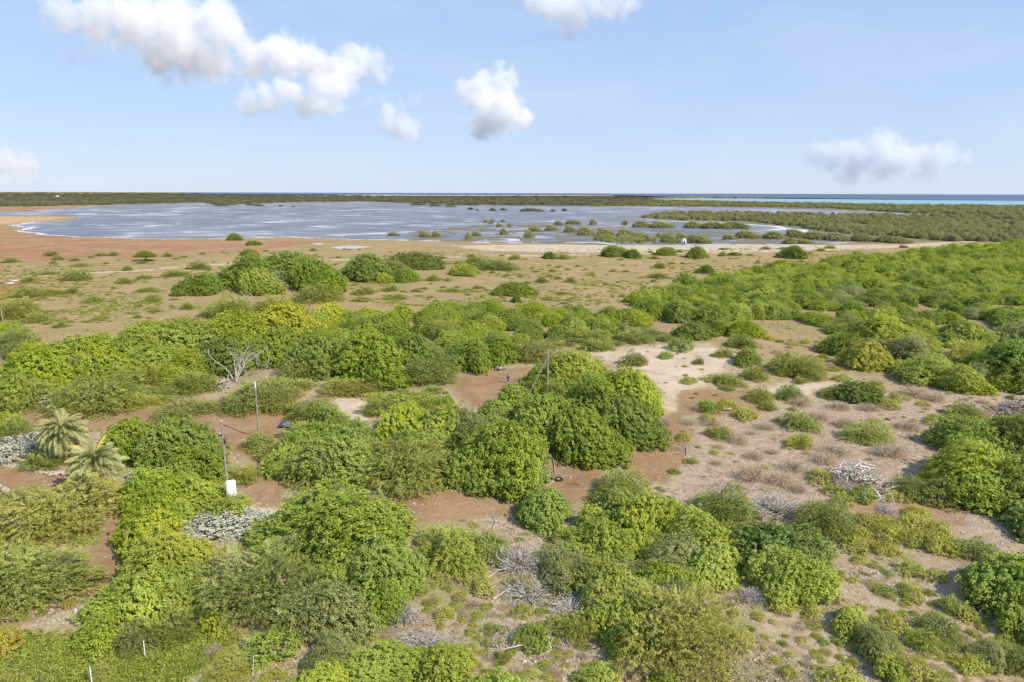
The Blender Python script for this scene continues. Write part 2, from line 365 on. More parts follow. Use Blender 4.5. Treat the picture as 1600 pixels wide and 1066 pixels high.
# ------------------------------------------------------------------ ground
def build_ground():
    mt, nt, out = new_mat('dry_ground')
    L = nt.links
    b = N(nt, 'ShaderNodeBsdfPrincipled'); b.inputs['Roughness'].default_value = .95; b.inputs['Specular IOR Level'].default_value = .1
    ge = N(nt, 'ShaderNodeNewGeometry')
    def noise(sc, det=5, rough=.55, dist=0.0):
        n = N(nt, 'ShaderNodeTexNoise'); n.inputs['Scale'].default_value = sc; n.inputs['Detail'].default_value = det; n.inputs['Roughness'].default_value = rough; n.inputs['Distortion'].default_value = dist
        L.new(ge.outputs['Position'], n.inputs['Vector']); return n.outputs[0]
    n_l = noise(.035, 6); n_m = noise(.22, 6, .6, .6); n_f = noise(1.3, 6, .65, .3); n_ff = noise(5.5, 4, .7); n_w = noise(.09, 5, .6, 1.0)
    def zone(name):
        a = N(nt, 'ShaderNodeAttribute', attribute_name=name)
        s = math_n(nt, 'ADD', a.outputs['Fac'], math_n(nt, 'MULTIPLY', math_n(nt, 'SUBTRACT', n_m, .5), 1.0))
        s = math_n(nt, 'ADD', s, math_n(nt, 'MULTIPLY', math_n(nt, 'SUBTRACT', n_f, .5), .6))
        return ramp(nt, s, .38, .62)
    near = (.39, .305, .185); near2 = (.52, .43, .285); gr = (.31, .305, .11)
    c = mixc(nt, ramp(nt, n_f, .35, .65), near, near2)
    c = mixc(nt, math_n(nt, 'MULTIPLY', ramp(nt, n_w, .46, .64), .75), c, gr)
    # far plain: straw and bare tan soil
    pl = mixc(nt, ramp(nt, n_l, .38, .62), (.475, .33, .18), (.41, .305, .155))
    pl = mixc(nt, math_n(nt, 'MULTIPLY', ramp(nt, n_w, .44, .62), .7), pl, (.29, .285, .10))
    pl = mixc(nt, math_n(nt, 'MULTIPLY', ramp(nt, n_m, .5, .7), .4), pl, (.50, .39, .25))
    a = N(nt, 'ShaderNodeAttribute', attribute_name='plain'); c = mixc(nt, a.outputs['Fac'], c, pl)
    gv = mixc(nt, ramp(nt, n_f, .35, .65), (.40, .295, .205), (.54, .425, .31))
    vo = N(nt, 'ShaderNodeTexVoronoi'); vo.inputs['Scale'].default_value = 2.4; L.new(ge.outputs['Position'], vo.inputs['Vector'])
    sep = N(nt, 'ShaderNodeSeparateColor'); L.new(vo.outputs['Color'], sep.inputs[0])
    st = math_n(nt, 'MULTIPLY', ramp(nt, vo.outputs['Distance'], .36, .22), ramp(nt, sep.outputs[0], .45, .6))
    gv = mixc(nt, math_n(nt, 'MULTIPLY', st, .6), gv, (.62, .53, .44))
    gv = mixc(nt, math_n(nt, 'MULTIPLY', ramp(nt, n_w, .5, .68), .55), gv, (.40, .305, .20))
    c = mixc(nt, zone('gravel'), c, gv)
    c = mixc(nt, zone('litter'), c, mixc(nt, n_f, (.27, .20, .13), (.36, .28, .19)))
    sa = mixc(nt, ramp(nt, n_m, .35, .7), (.70, .59, .45), (.58, .46, .33)); sa = mixc(nt, math_n(nt, 'MULTIPLY', ramp(nt, n_w, .5, .62), .5), sa, (.38, .32, .17))
    c = mixc(nt, zone('sand'), c, sa)
    di = mixc(nt, ramp(nt, n_m, .3, .7), (.325, .20, .108), (.42, .28, .165)); di = mixc(nt, math_n(nt, 'MULTIPLY', ramp(nt, n_f, .5, .75), .4), di, (.48, .35, .23))
    c = mixc(nt, zone('dirt'), c, di)
    rd = mixc(nt, ramp(nt, n_l, .4, .6), (.44, .225, .115), (.47, .31, .18)); rd = mixc(nt, math_n(nt, 'MULTIPLY', ramp(nt, n_w, .46, .60), .6), rd, (.31, .205, .12))
    c = mixc(nt, zone('red'), c, rd)
    c = mixc(nt, zone('marsh'), c, mixc(nt, n_l, (.20, .185, .125), (.27, .245, .165)))
    c = mixc(nt, zone('spit'), c, (.60, .40, .23))
    gg = mixc(nt, n_f, (.20, .25, .05), (.32, .35, .08)); c = mixc(nt, zone('grass'), c, gg)
    c = mixc(nt, zone('track'), c, (.60, .50, .37))
    # fine grain of single crumbs, straw and pebbles
    g2 = math_n(nt, 'ADD', .45, math_n(nt, 'ADD', math_n(nt, 'MULTIPLY', n_ff, .75), math_n(nt, 'MULTIPLY', n_f, .35)))
    c = mixc(nt, 1.0, c, (.84, .81, .74), 'MULTIPLY')
    mul = N(nt, 'ShaderNodeVectorMath', operation='SCALE'); L.new(c, mul.inputs[0]); L.new(g2, mul.inputs['Scale'])
    L.new(mul.outputs[0], b.inputs['Base Color'])
    bp = N(nt, 'ShaderNodeBump'); bp.inputs['Strength'].default_value = .7; bp.inputs['Distance'].default_value = .12
    hh = math_n(nt, 'ADD', n_f, math_n(nt, 'MULTIPLY', n_ff, .45)); hh = math_n(nt, 'ADD', hh, math_n(nt, 'MULTIPLY', st, .35))
    L.new(hh, bp.inputs['Height']); L.new(bp.outputs[0], b.inputs['Normal'])
    L.new(b.outputs[0], out.inputs[0])

    ang = np.concatenate([np.linspace(-88, -44, 26)[:-1], np.linspace(-44, 44, 400), np.linspace(44, 88, 26)[1:]])
    ang = np.radians(ang); rr = np.concatenate([[2, 8, 15, 21], 26 * (75000 / 26.0) ** (np.linspace(0, 1, 400) ** 1.0)])
    A, RR = np.meshgrid(ang, rr)
    X = RR * np.sin(A); Y = RR * np.cos(A); Zz = zt(X, Y)
    V = np.stack([X, Y, Zz], -1).reshape(-1, 3); XY = V[:, :2]
    D = np.linalg.norm(XY, axis=1)
    nr, na = X.shape
    def field(polys, w):
        f = np.zeros(len(V))
        for p in polys:
            pw = poly_w(p); lo = pw.min(0) - 40; hi = pw.max(0) + 40
            sel = np.where((XY > lo).all(1) & (XY < hi).all(1))[0]
            if len(sel): f[sel] = np.maximum(f[sel], np.clip(.5 + sdist(XY[sel], pw) / (w * np.maximum(D[sel], 30) * 2), 0, 1))
        return f
    at = {'dirt': field(Z_DIRT, .022), 'red': field(Z_RED, .05), 'sand': field(Z_SAND, .035), 'spit': field(Z_SPIT, .01), 'marsh': field(Z_MARSH, .012), 'gravel': field(Z_GRAVEL, .05), 'grass': field(Z_GRASS, .04)}
    tr = np.zeros(len(V)); sel = np.where((D > 200) & (D < 900))[0]
    for p in TRACK:
        d = sdist(XY[sel], poly_w(p), False); tr[sel] = np.maximum(tr[sel], np.clip(1.15 - d / 4.5, 0, 1))
    at['track'] = tr
    at['plain'] = np.clip((D - 115) / 45 + (fbm(XY[:, 0] / 30, XY[:, 1] / 30) - .5) * 1.2, 0, 1)
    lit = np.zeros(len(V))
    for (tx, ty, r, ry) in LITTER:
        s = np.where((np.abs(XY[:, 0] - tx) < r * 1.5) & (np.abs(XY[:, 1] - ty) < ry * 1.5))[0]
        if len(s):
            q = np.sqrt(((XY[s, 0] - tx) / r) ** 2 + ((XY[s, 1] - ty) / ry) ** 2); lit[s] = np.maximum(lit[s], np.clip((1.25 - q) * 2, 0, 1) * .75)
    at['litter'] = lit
    i = np.arange(nr - 1)[:, None] * na; j = np.arange(na - 1)[None]
    F = np.stack([i + j, i + j + 1, i + na + j + 1, i + na + j], -1).reshape(-1, 4)
    def cut(name, mask, label=None):
        f = F[mask]; used, inv = np.unique(f, return_inverse=True)
        me = mesh_np(name, V[used], inv.reshape(-1, 4), mt, {k: ('POINT', v[used]) for k, v in at.items()}, True)
        o = link(name, me); o['kind'] = 'structure'
        if label: o['label'] = label
    mean = lambda k: at[k][F].mean(1)
    dm = mean('dirt') > .5; tm = (mean('track') > .45) & ~dm; sm = (mean('sand') > .5) & ~dm & ~tm
    rest = ~(dm | tm | sm)
    cut('dirt_road', dm, 'bare brown dirt lanes and yards between the trees')
    cut('track', tm, 'pale unpaved track crossing the plain near the lagoon')
    cut('sand', sm, 'pale sandy clearing beside the round green trees')
    cut('ground', rest, 'dry stony ground and tan plain')
LITTER = []

# ------------------------------------------------------------------ water
def ragged(pts, amp, seed, seg=9):
    pts = np.array([G(x, y)[:2] for x, y in pts]); out = []
    rg = RS(seed)
    for i in range(len(pts)):
        a, b = pts[i], pts[(i + 1) % len(pts)]; d = b - a; L = np.linalg.norm(d)
        nrm = np.array([-d[1], d[0]]) / (L + 1e-9)
        for k in range(seg):
            t = k / seg; p = a + d * t
            w = (fbm(np.array([p[0] * .02 + seed]), np.array([p[1] * .02]), 4)[0] - .5) * 2
            out.append(p + nrm * w * amp * math.sin(math.pi * t) * min(L * .25, 25))
    return np.array(out)
def water_mat(name, deep, light, streak, rough, spec, s_amt, sx, sy, dist=1.5, foam=None):
    mt, nt, out = new_mat(name); L = nt.links
    b = N(nt, 'ShaderNodeBsdfPrincipled'); b.inputs['Roughness'].default_value = rough; b.inputs['Specular IOR Level'].default_value = spec; b.inputs['IOR'].default_value = 1.33
    ge = N(nt, 'ShaderNodeNewGeometry'); mp = N(nt, 'ShaderNodeMapping'); L.new(ge.outputs['Position'], mp.inputs['Vector'])
    mp.inputs['Scale'].default_value = (sx, sy, 1); mp.inputs['Rotation'].default_value = (0, 0, R_(12))
    n1 = N(nt, 'ShaderNodeTexNoise'); n1.inputs['Scale'].default_value = 1; n1.inputs['Detail'].default_value = 7; n1.inputs['Roughness'].default_value = .6; n1.inputs['Distortion'].default_value = dist
    L.new(mp.outputs[0], n1.inputs['Vector'])
    n2 = N(nt, 'ShaderNodeTexNoise'); n2.inputs['Scale'].default_value = 6; n2.inputs['Detail'].default_value = 6; n2.inputs['Roughness'].default_value = .7
    L.new(mp.outputs[0], n2.inputs['Vector'])
    c = mixc(nt, ramp(nt, n1.outputs[0], .35, .65), deep, light)
    f = math_n(nt, 'MULTIPLY', ramp(nt, n1.outputs[0], .52, .66), ramp(nt, n2.outputs[0], .40, .62))
    c = mixc(nt, math_n(nt, 'MULTIPLY', f, s_amt), c, streak)
    if foam:
        a = N(nt, 'ShaderNodeAttribute', attribute_name='edge')
        e = math_n(nt, 'ADD', a.outputs['Fac'], math_n(nt, 'MULTIPLY', math_n(nt, 'SUBTRACT', n2.outputs[0], .5), .9))
        c = mixc(nt, ramp(nt, e, .45, .75), c, foam)
    L.new(c, b.inputs['Base Color'])
    bp = N(nt, 'ShaderNodeBump'); bp.inputs['Strength'].default_value = .5; bp.inputs['Distance'].default_value = 1.5
    L.new(n2.outputs[0], bp.inputs['Height']); L.new(bp.outputs[0], b.inputs['Normal'])
    L.new(b.outputs[0], out.inputs[0]); return mt
def sheet(name, P2, z, mat, label, edge=False):
    bm = bmesh.new(); vs_ = [bm.verts.new((p[0], p[1], z)) for p in P2]
    f = bm.faces.new(vs_); bmesh.ops.triangulate(bm, faces=[f], ngon_method='EAR_CLIP')
    me = bpy.data.meshes.new(name); bm.to_mesh(me); bm.free(); me.materials.append(mat)
    if me.polygons[0].normal.z < 0: me.flip_normals()
    o = link(name, me); o['kind'] = 'structure'; o['label'] = label
    return o
def grid_water(name, P2, z, mat, label):
    """the lagoon as a polar grid cut to its outline, with the distance to the shore as attribute"""
    ang = np.radians(np.linspace(-52, 52, 420)); rr = 400 * (2600 / 400.) ** np.linspace(0, 1, 260)
    A, RR = np.meshgrid(ang, rr); XY = np.stack([RR * np.sin(A), RR * np.cos(A)], -1).reshape(-1, 2)
    s = sdist(XY, P2); D = np.linalg.norm(XY, axis=1)
    nr, na = A.shape
    i = np.arange(nr - 1)[:, None] * na; j = np.arange(na - 1)[None]
    F = np.stack([i + j, i + j + 1, i + na + j + 1, i + na + j], -1).reshape(-1, 4)
    # islands of mud inside the southern shallows
    px, py = PV(np.column_stack([XY, np.zeros(len(XY))]))
    mud = (fbm(XY[:, 0] / 9, XY[:, 1] / 14, 4, 5) > .56) & inpx(px, py, [(640, 362), (760, 352), (900, 352), (1120, 362), (1420, 368), (1420, 382), (900, 382), (640, 379)])
    keep = ((s > -D * .0012) & ~mud)[F].all(1)
    f = F[keep]; used, inv = np.unique(f, return_inverse=True)
    shallow = inpx(px, py, [(620, 366), (760, 356), (1000, 330), (1420, 330), (1430, 384), (620, 381)])
    e = np.clip(1 - s / (D * .02), 0, 1) * np.where(py > 345, 1, .15) + shallow * .3
    me = mesh_np(name, np.column_stack([XY, np.full(len(XY), z)])[used], inv.reshape(-1, 4), mat, {'edge': ('POINT', e[used])}, True)
    o = link(name, me); o['kind'] = 'structure'; o['label'] = label
def build_water():
    lm = water_mat('lagoon_water', (.165, .17, .182), (.245, .25, .265), (.70, .69, .69), .45, .14, 1.0, .0065, .0085, 2.6, (.66, .65, .64))
    grid_water('lagoon', ragged(LAG, 1.0, 3, 6), .06, lm, 'wide grey-blue lagoon with pale wind streaks')
    sm = water_mat('sea_water', (.055, .085, .15), (.075, .11, .18), (.3, .35, .4), .4, .3, .2, .0006, .002)
    near = [(300, 303.2), (420, 303.8), (560, 304.2), (700, 304.4), (800, 304.8), (960, 305.2), (1030, 306.8), (1180, 308.5), (1320, 310.5), (1480, 313), (1700, 316)]
    pw = [G(x, y)[:2] for x, y in near]
    far = [(62000 * math.sin(a), 62000 * math.cos(a)) for a in np.radians(np.linspace(70, -26, 30))]
    sheet('sea', np.array(list(pw) + far), .05, sm, 'dark blue open sea along the horizon')
    tm = water_mat('reef_water', (.19, .325, .36), (.28, .42, .45), (.62, .68, .69), .4, .3, .8, .001, .012)
    sheet('reef_shallows', ragged([(1010, 311.2), (1100, 309.8), (1300, 311.2), (1480, 313.2), (1720, 315.5), (1720, 322), (1540, 320.5), (1400, 319), (1290, 317.2), (1190, 315), (1100, 313)], .4, 9, 6), .12, tm, 'turquoise shallow water inside the reef at right')
    pm = water_mat('puddle_water', (.46, .45, .45), (.58, .57, .57), (.7, .7, .7), .4, .15, .5, .05, .1)
    sheet('puddle', ragged([(515, 387), (545, 384), (585, 385.5), (560, 389), (530, 389.5)], .8, 4, 6), .07, pm, 'long pale puddle on the mud flat')
    sheet('puddle', ragged([(485, 381.5), (500, 380), (508, 381.5), (495, 383)], .8, 5, 5), .07, pm, 'small pale puddle on the mud flat')
    bm_ = simple_mat('beach_sand', (.66, .56, .44), .9, .15, .01)
    sheet('beach', ragged([(460, 304.6), (620, 304.5), (800, 305.2), (960, 305.6), (960, 306.2), (800, 306.1), (640, 305.8), (560, 306.8), (460, 305.4)], .3, 6, 4), .10, bm_, 'thin pale beach before the open sea')

# ------------------------------------------------------------------ plant prototypes (unit size: x, y in -1..1, z in 0..1)
def norm_q(q, tint, tip):
    c = q.mean(1); s = np.percentile(np.abs(c[:, :2]), 98.5); zt_ = np.percentile(c[:, 2], 99.5); k = q.copy()
    k[:, :, :2] /= s; k[:, :, 2] /= zt_
    keep = k[:, :, 2].min(1) > -.03
    return k[keep], tint[keep], tip[keep]
def thin(p, d, rg, extra=None):
    """greedy minimum distance with a coarse hash"""
    keep = []; cell = {}
    for i in rg.permutation(len(p)):
        k = tuple(np.floor(p[i] / d).astype(int)); ok = True
        for a in (-1, 0, 1):
            for b in (-1, 0, 1):
                for c in (-1, 0, 1):
                    for j in cell.get((k[0] + a, k[1] + b, k[2] + c), ()):
                        if ((p[i] - p[j]) ** 2).sum() < d * d: ok = False
        if ok: keep.append(i); cell.setdefault(k, []).append(i)
    return np.array(keep)
def warp(P_, seed):
    """an uneven plan and skyline"""
    rg = RS(seed + 999); a = np.arctan2(P_[..., 1], P_[..., 0]); ph = rg.rand(6) * 6.28
    f = 1 + .09 * np.sin(2 * a + ph[0]) + .07 * np.sin(3 * a + ph[1]) + .06 * np.sin(5 * a + ph[2])
    g = 1 + .16 * np.sin(P_[..., 0] * 2.4 + ph[3]) + .14 * np.sin(P_[..., 1] * 2.9 + ph[4])
    Q_ = P_.copy(); Q_[..., 0] *= f; Q_[..., 1] *= f; Q_[..., 2] *= g; return Q_
def broad_q(seed, cl_d=.10, nleaf=42, leaf=.030, rc=.085, lobes=9, open_=0.0):
    rg = RS(seed)
    C = [(0, 0, .36, .54), (.3, .1, .24, .46), (-.28, -.14, .24, .46), (.02, .3, .22, .44), (-.04, -.3, .22, .44)]
    for k in range(lobes):
        a = 2 * math.pi * (k + rg.rand() * .9) / lobes; rad = .50 + .18 * rg.rand(); C.append((rad * math.cos(a), rad * math.sin(a), .06 + .22 * rg.rand(), .22 + .13 * rg.rand()))
    for k in range(lobes):
        a = 2 * math.pi * rg.rand(); rad = .10 + .42 * rg.rand(); C.append((rad * math.cos(a), rad * math.sin(a), .40 + .30 * rg.rand() * (1 - rad), .15 + .14 * rg.rand()))
    C = np.array(C); pts = []; nrm = []
    for c in C:
        n = int(1100 * c[3] ** 2 / .16) + 60; d = rdir(rg, n); p = c[:3] + d * c[3] * (1 + .16 * rg.normal(size=(n, 1)))
        ins = np.zeros(n, bool)
        for e in C:
            if e is not c: ins |= np.linalg.norm(p - e[:3], axis=1) < e[3] * .82
        k = ~ins & (p[:, 2] > .015); pts.append(p[k]); nrm.append(d[k])
    pts = np.vstack(pts); nrm = np.vstack(nrm); kp = thin(pts, cl_d, rg); pts = pts[kp]; nrm = nrm[kp]
    k = rg.rand(len(pts)) > max(open_, .14); pts = pts[k]; nrm = nrm[k]
    pts = pts + nrm * ((rg.rand(len(pts)) < .14) * (.04 + .09 * rg.rand(len(pts))))[:, None]
    nc = len(pts)
    sz = rc * (.5 + 1.0 * rg.rand(nc) ** 1.5); tc = rg.rand(nc)
    d = rdir(rg, nc * nleaf).reshape(nc, nleaf, 3); d += nrm[:, None] * .55; d[..., 2] += .45; d = unit(d)
    rad = (.25 + .85 * rg.rand(nc, nleaf, 1) ** .8) * sz[:, None, None]
    c = pts[:, None] + d * rad * np.array([1, 1, 1.15])
    ln = unit(d * .45 + nrm[:, None] * .2 + np.array([0, 0, .6]) + rg.normal(size=d.shape) * .5)
    c = c.reshape(-1, 3); ln = ln.reshape(-1, 3); n = len(c)
    tint = np.clip(.25 + .5 * np.repeat(tc, nleaf) + .25 * rg.normal(size=n), 0, 1)
    tip = ((rad / sz[:, None, None]).reshape(-1) > .85) * rg.rand(n) * .8
    h = leaf * (.6 + .8 * rg.rand(n))
    q = leaf_quads(c, ln, rg, h, h * .5, axis=(d.reshape(-1, 3) + rg.normal(size=(n, 3)) * .6))
    # inner leaves that close the crown
    m_ = int(n * .14); ci = C[rg.randint(len(C), size=m_)]; pi = ci[:, :3] + rdir(rg, m_) * ci[:, 3:4] * (.78 * rg.rand(m_, 1) ** .25); pi[:, 2] = np.abs(pi[:, 2])
    q2 = leaf_quads(pi, unit(rg.normal(size=(m_, 3)) + np.array([0, 0, .6])), rg, leaf * 2.0, leaf * 1.3)
    return norm_q(warp(np.vstack([q, q2]), seed), np.concatenate([tint, rg.rand(m_) * .5]), np.concatenate([tip, np.zeros(m_)]))
def thorn_q(seed, ns=620, nl=22, L=.20, leaf=.020, tiers=3, spread=.55):
    rg = RS(seed)
    d = rdir(rg, ns * 3); d[:, 2] = np.abs(d[:, 2]) * 1.0 - .12; d = unit(d)[:ns * 3]
    lump = 1 + .16 * np.sin(d[:, 0] * 5 + seed) * np.sin(d[:, 1] * 4.3 + 1) + .10 * np.sin(d[:, 1] * 9 + d[:, 2] * 7)
    p = d * (lump * (.62 + .36 * rg.rand(ns * 3) ** .5))[:, None]; p[:, 2] = np.maximum(p[:, 2], 0) * .62 + .06
    if tiers: p[:, 2] += .05 * np.sin(p[:, 2] * tiers * 6.28 + 3 * p[:, 0])
    kp = thin(p, .062, rg)[:ns]; p = p[kp]; d = d[kp]; ns = len(p)
    hd = d.copy(); hd[:, 2] = hd[:, 2] * .35 + .12; hd = unit(hd + rg.normal(size=(ns, 3)) * spread * np.array([1, 1, .4]))
    Ls = L * (.6 + .8 * rg.rand(ns))
    t = (np.arange(nl) // 2 + .5) / (nl / 2.); side = np.where(np.arange(nl) % 2, 1.0, -1.0)
    ax = hd; lat = unit(np.cross(ax, np.array([0, 0, 1.0])) + rg.normal(size=(ns, 3)) * .25); upv = np.cross(lat, ax)
    c = p[:, None] + ax[:, None] * (t[None, :, None] * Ls[:, None, None]) - np.array([0, 0, 1.0]) * (t ** 2)[None, :, None] * Ls[:, None, None] * .32
    ll = leaf * (1.25 - .75 * t)[None, :, None] * (.8 + .5 * rg.rand(ns, nl, 1))
    la = unit(lat[:, None] * side[None, :, None] + ax[:, None] * .55 + rg.normal(size=(ns, nl, 3)) * .3)
    c = c + la * ll * 1.1
    ln = unit(upv[:, None] * np.sign(upv[:, None, 2:3] + 1e-6) + rg.normal(size=(ns, nl, 3)) * .38)
    n = ns * nl; tc = np.repeat(rg.rand(ns), nl)
    q = leaf_quads(c.reshape(-1, 3), ln.reshape(-1, 3), rg, ll.reshape(-1) * 1.15, ll.reshape(-1) * .48, axis=la.reshape(-1, 3))
    tint = np.clip(.2 + .55 * tc + .2 * rg.normal(size=n), 0, 1); tip = np.tile(t, ns) * np.repeat(rg.rand(ns) < .55, nl) * .9
    # lower leaves within the crown, sparser
    m_ = int(n * .22); di = rdir(rg, m_); di[:, 2] = np.abs(di[:, 2]); pi = di * (.75 * rg.rand(m_, 1) ** .35); pi[:, 2] = pi[:, 2] * .6 + .03
    q2 = leaf_quads(pi, unit(rg.normal(size=(m_, 3)) * .6 + np.array([0, 0, 1])), rg, leaf * 1.7, leaf * .9)
    return norm_q(warp(np.vstack([q, q2]), seed), np.concatenate([tint, rg.rand(m_) * .5]), np.concatenate([tip, np.zeros(m_)]))
def shrub_q(seed, nt=230, nl=16, leaf=.045, L=.28, up=.9):
    """rounded shrub of short upright shoots"""
    rg = RS(seed); d = rdir(rg, nt); d[:, 2] = np.abs(d[:, 2]); lump = 1 + .2 * np.sin(d[:, 0] * 4 + seed) * np.sin(d[:, 1] * 5 + seed * 2)
    p = d * (lump * (.55 + .25 * rg.rand(nt)))[:, None]; p[:, 2] = p[:, 2] * .85
    ax = unit(d + np.array([0, 0, up]) + rg.normal(size=(nt, 3)) * .35); Ls = L * (.6 + .7 * rg.rand(nt))
    t = (np.arange(nl) + .5) / nl
    c = p[:, None] + ax[:, None] * t[None, :, None] * Ls[:, None, None] + rg.normal(size=(nt, nl, 3)) * leaf * .55
    ln = unit(d[:, None] * .5 + np.array([0, 0, .5]) + rg.normal(size=(nt, nl, 3)) * .6)
    n = nt * nl; la = (ax[:, None] + rg.normal(size=(nt, nl, 3)) * .7).reshape(-1, 3); h = leaf * (.7 + .6 * rg.rand(n))
    q = leaf_quads(c.reshape(-1, 3), ln.reshape(-1, 3), rg, h, h * .42, axis=la)
    tint = np.clip(np.repeat(rg.rand(nt), nl) * .6 + .3 * rg.rand(n), 0, 1); tip = np.tile(t, nt) ** 2 * rg.rand(n)
    return norm_q(warp(q, seed), tint, tip)
def twig_q(seed, nt=260, L=.75, w=.011):
    """dry leafless shrub: many thin forking twigs"""
    rg = RS(seed); Q = []
    for lev, cnt, ln_, wd in ((0, nt // 4, L * .65, w * 1.6), (1, nt, L * .45, w), (2, nt * 2, L * .25, w * .75)):
        d = rdir(rg, cnt); d[:, 2] = np.abs(d[:, 2]) * .9 + .1; d = unit(d)
        s = d * (0 if lev == 0 else (.30 if lev == 1 else .55)) * (.7 + .6 * rg.rand(cnt, 1)); s[:, :2] *= 1.1
        ax = unit(d + rg.normal(size=(cnt, 3)) * (.25 + .2 * lev)); e = s + ax * ln_ * (.6 + .6 * rg.rand(cnt, 1)); mid = (s + e) / 2 + rg.normal(size=(cnt, 3)) * .03
        lat = unit(np.cross(ax, rdir(rg, cnt))) * wd
        Q.append(np.stack([s - lat, s + lat, mid + lat * .8, mid - lat * .8], 1)); Q.append(np.stack([mid - lat * .8, mid + lat * .8, e + lat * .2, e - lat * .2], 1))
    q = np.vstack(Q); q[:, :, 2] = np.maximum(q[:, :, 2], 0)
    return norm_q(q, rg.rand(len(q)), rg.rand(len(q)) * .3)
def blob_q(seed, n=70, leaf=.24):
    """far tree: leaf clumps spread over a low uneven dome"""
    rg = RS(seed); d = rdir(rg, n); d[:, 2] = np.abs(d[:, 2]); lump = 1 + .22 * np.sin(d[:, 0] * 4 + seed) * np.sin(d[:, 1] * 5 + seed)
    p = d * (lump * (.6 + .35 * rg.rand(n)))[:, None]; ln = unit(d + np.array([0, 0, .4]) + rg.normal(size=(n, 3)) * .45)
    q = leaf_quads(p, ln, rg, leaf * (.7 + .6 * rg.rand(n)), leaf * .7)
    q[:, :, 2] = np.maximum(q[:, :, 2], .0)
    return norm_q(q, np.clip(rg.rand(n) * .6 + .4 * d[:, 2] * rg.rand(n), 0, 1), (rg.rand(n) < .2) * rg.rand(n))
def stem_mesh(seed, mat, n=6, top=.62, r0=.045, spread=.55):
    rg = RS(seed); mb = MB()
    for k in range(n):
        a = 2 * math.pi * (k + rg.rand() * .6) / n; e = np.array([math.cos(a) * spread * (.6 + .5 * rg.rand()), math.sin(a) * spread * (.6 + .5 * rg.rand()), top * (.7 + .4 * rg.rand())])
        b = np.array([.05 * math.cos(a), .05 * math.sin(a), -.05]); md = (b + e) / 2 + rg.normal(size=3) * .05; md[2] *= .85
        mb.tube([b, b * .3 + md * .7, md * .4 + e * .6, e], [r0, r0 * .7, r0 * .5, r0 * .2], 5)
        for q in range(2):
            f = md + (e - md) * (.2 + .5 * rg.rand()); g = f + (e - md) * .5 + rg.normal(size=3) * .14
            mb.tube([f, (f + g) / 2 + rg.normal(size=3) * .02, g], [r0 * .4, r0 * .3, r0 * .1], 4)
    return mb.mesh('limbs', mat)
Q = {}
Q['BL'] = [broad_q(11 + k, .066, 40, .0215, .066, 11) for k in range(5)]      # large dense crowns
Q['BM'] = [broad_q(31 + k, .094, 34, .033, .092, 9) for k in range(5)]       # middling crowns
Q['BO'] = [broad_q(51 + k, .080, 40, .019, .085, 9, .2) for k in range(3)]  # airy crowns
Q['TL'] = [thorn_q(71 + k, 1000, 26, .16, .0155) for k in range(4)]
Q['TM'] = [thorn_q(81 + k, 620, 26, .23, .0215) for k in range(4)]
Q['SH'] = [shrub_q(91 + k) for k in range(3)]
Q['DR'] = [twig_q(101 + k) for k in range(3)]
Q['SV'] = [shrub_q(111 + k, 330, 14, .05, .26, .6) for k in range(2)]
BQ = [blob_q(121 + k) for k in range(6)]
_mc = {}
def crown_mesh(proto, i):
    if (proto, i) not in _mc:
        q, ti, tp = Q[proto][i]; _mc[(proto, i)] = quads_mesh('crown', q, M['green'], ti, tp)
    return _mc[(proto, i)]
def paint(o, matk):
    """the material belongs to the object, so that alike crowns share one mesh"""
    o.material_slots[0].link = 'OBJECT'; o.material_slots[0].material = M[matk]; return o
def source_key(o): return (o.data.name, o.material_slots[0].material.name)
STEMS = [stem_mesh(200 + k, M['bark']) for k in range(3)]
STEMS_G = [stem_mesh(210 + k, M['greywood'], 7, .7, .03, .7) for k in range(2)]

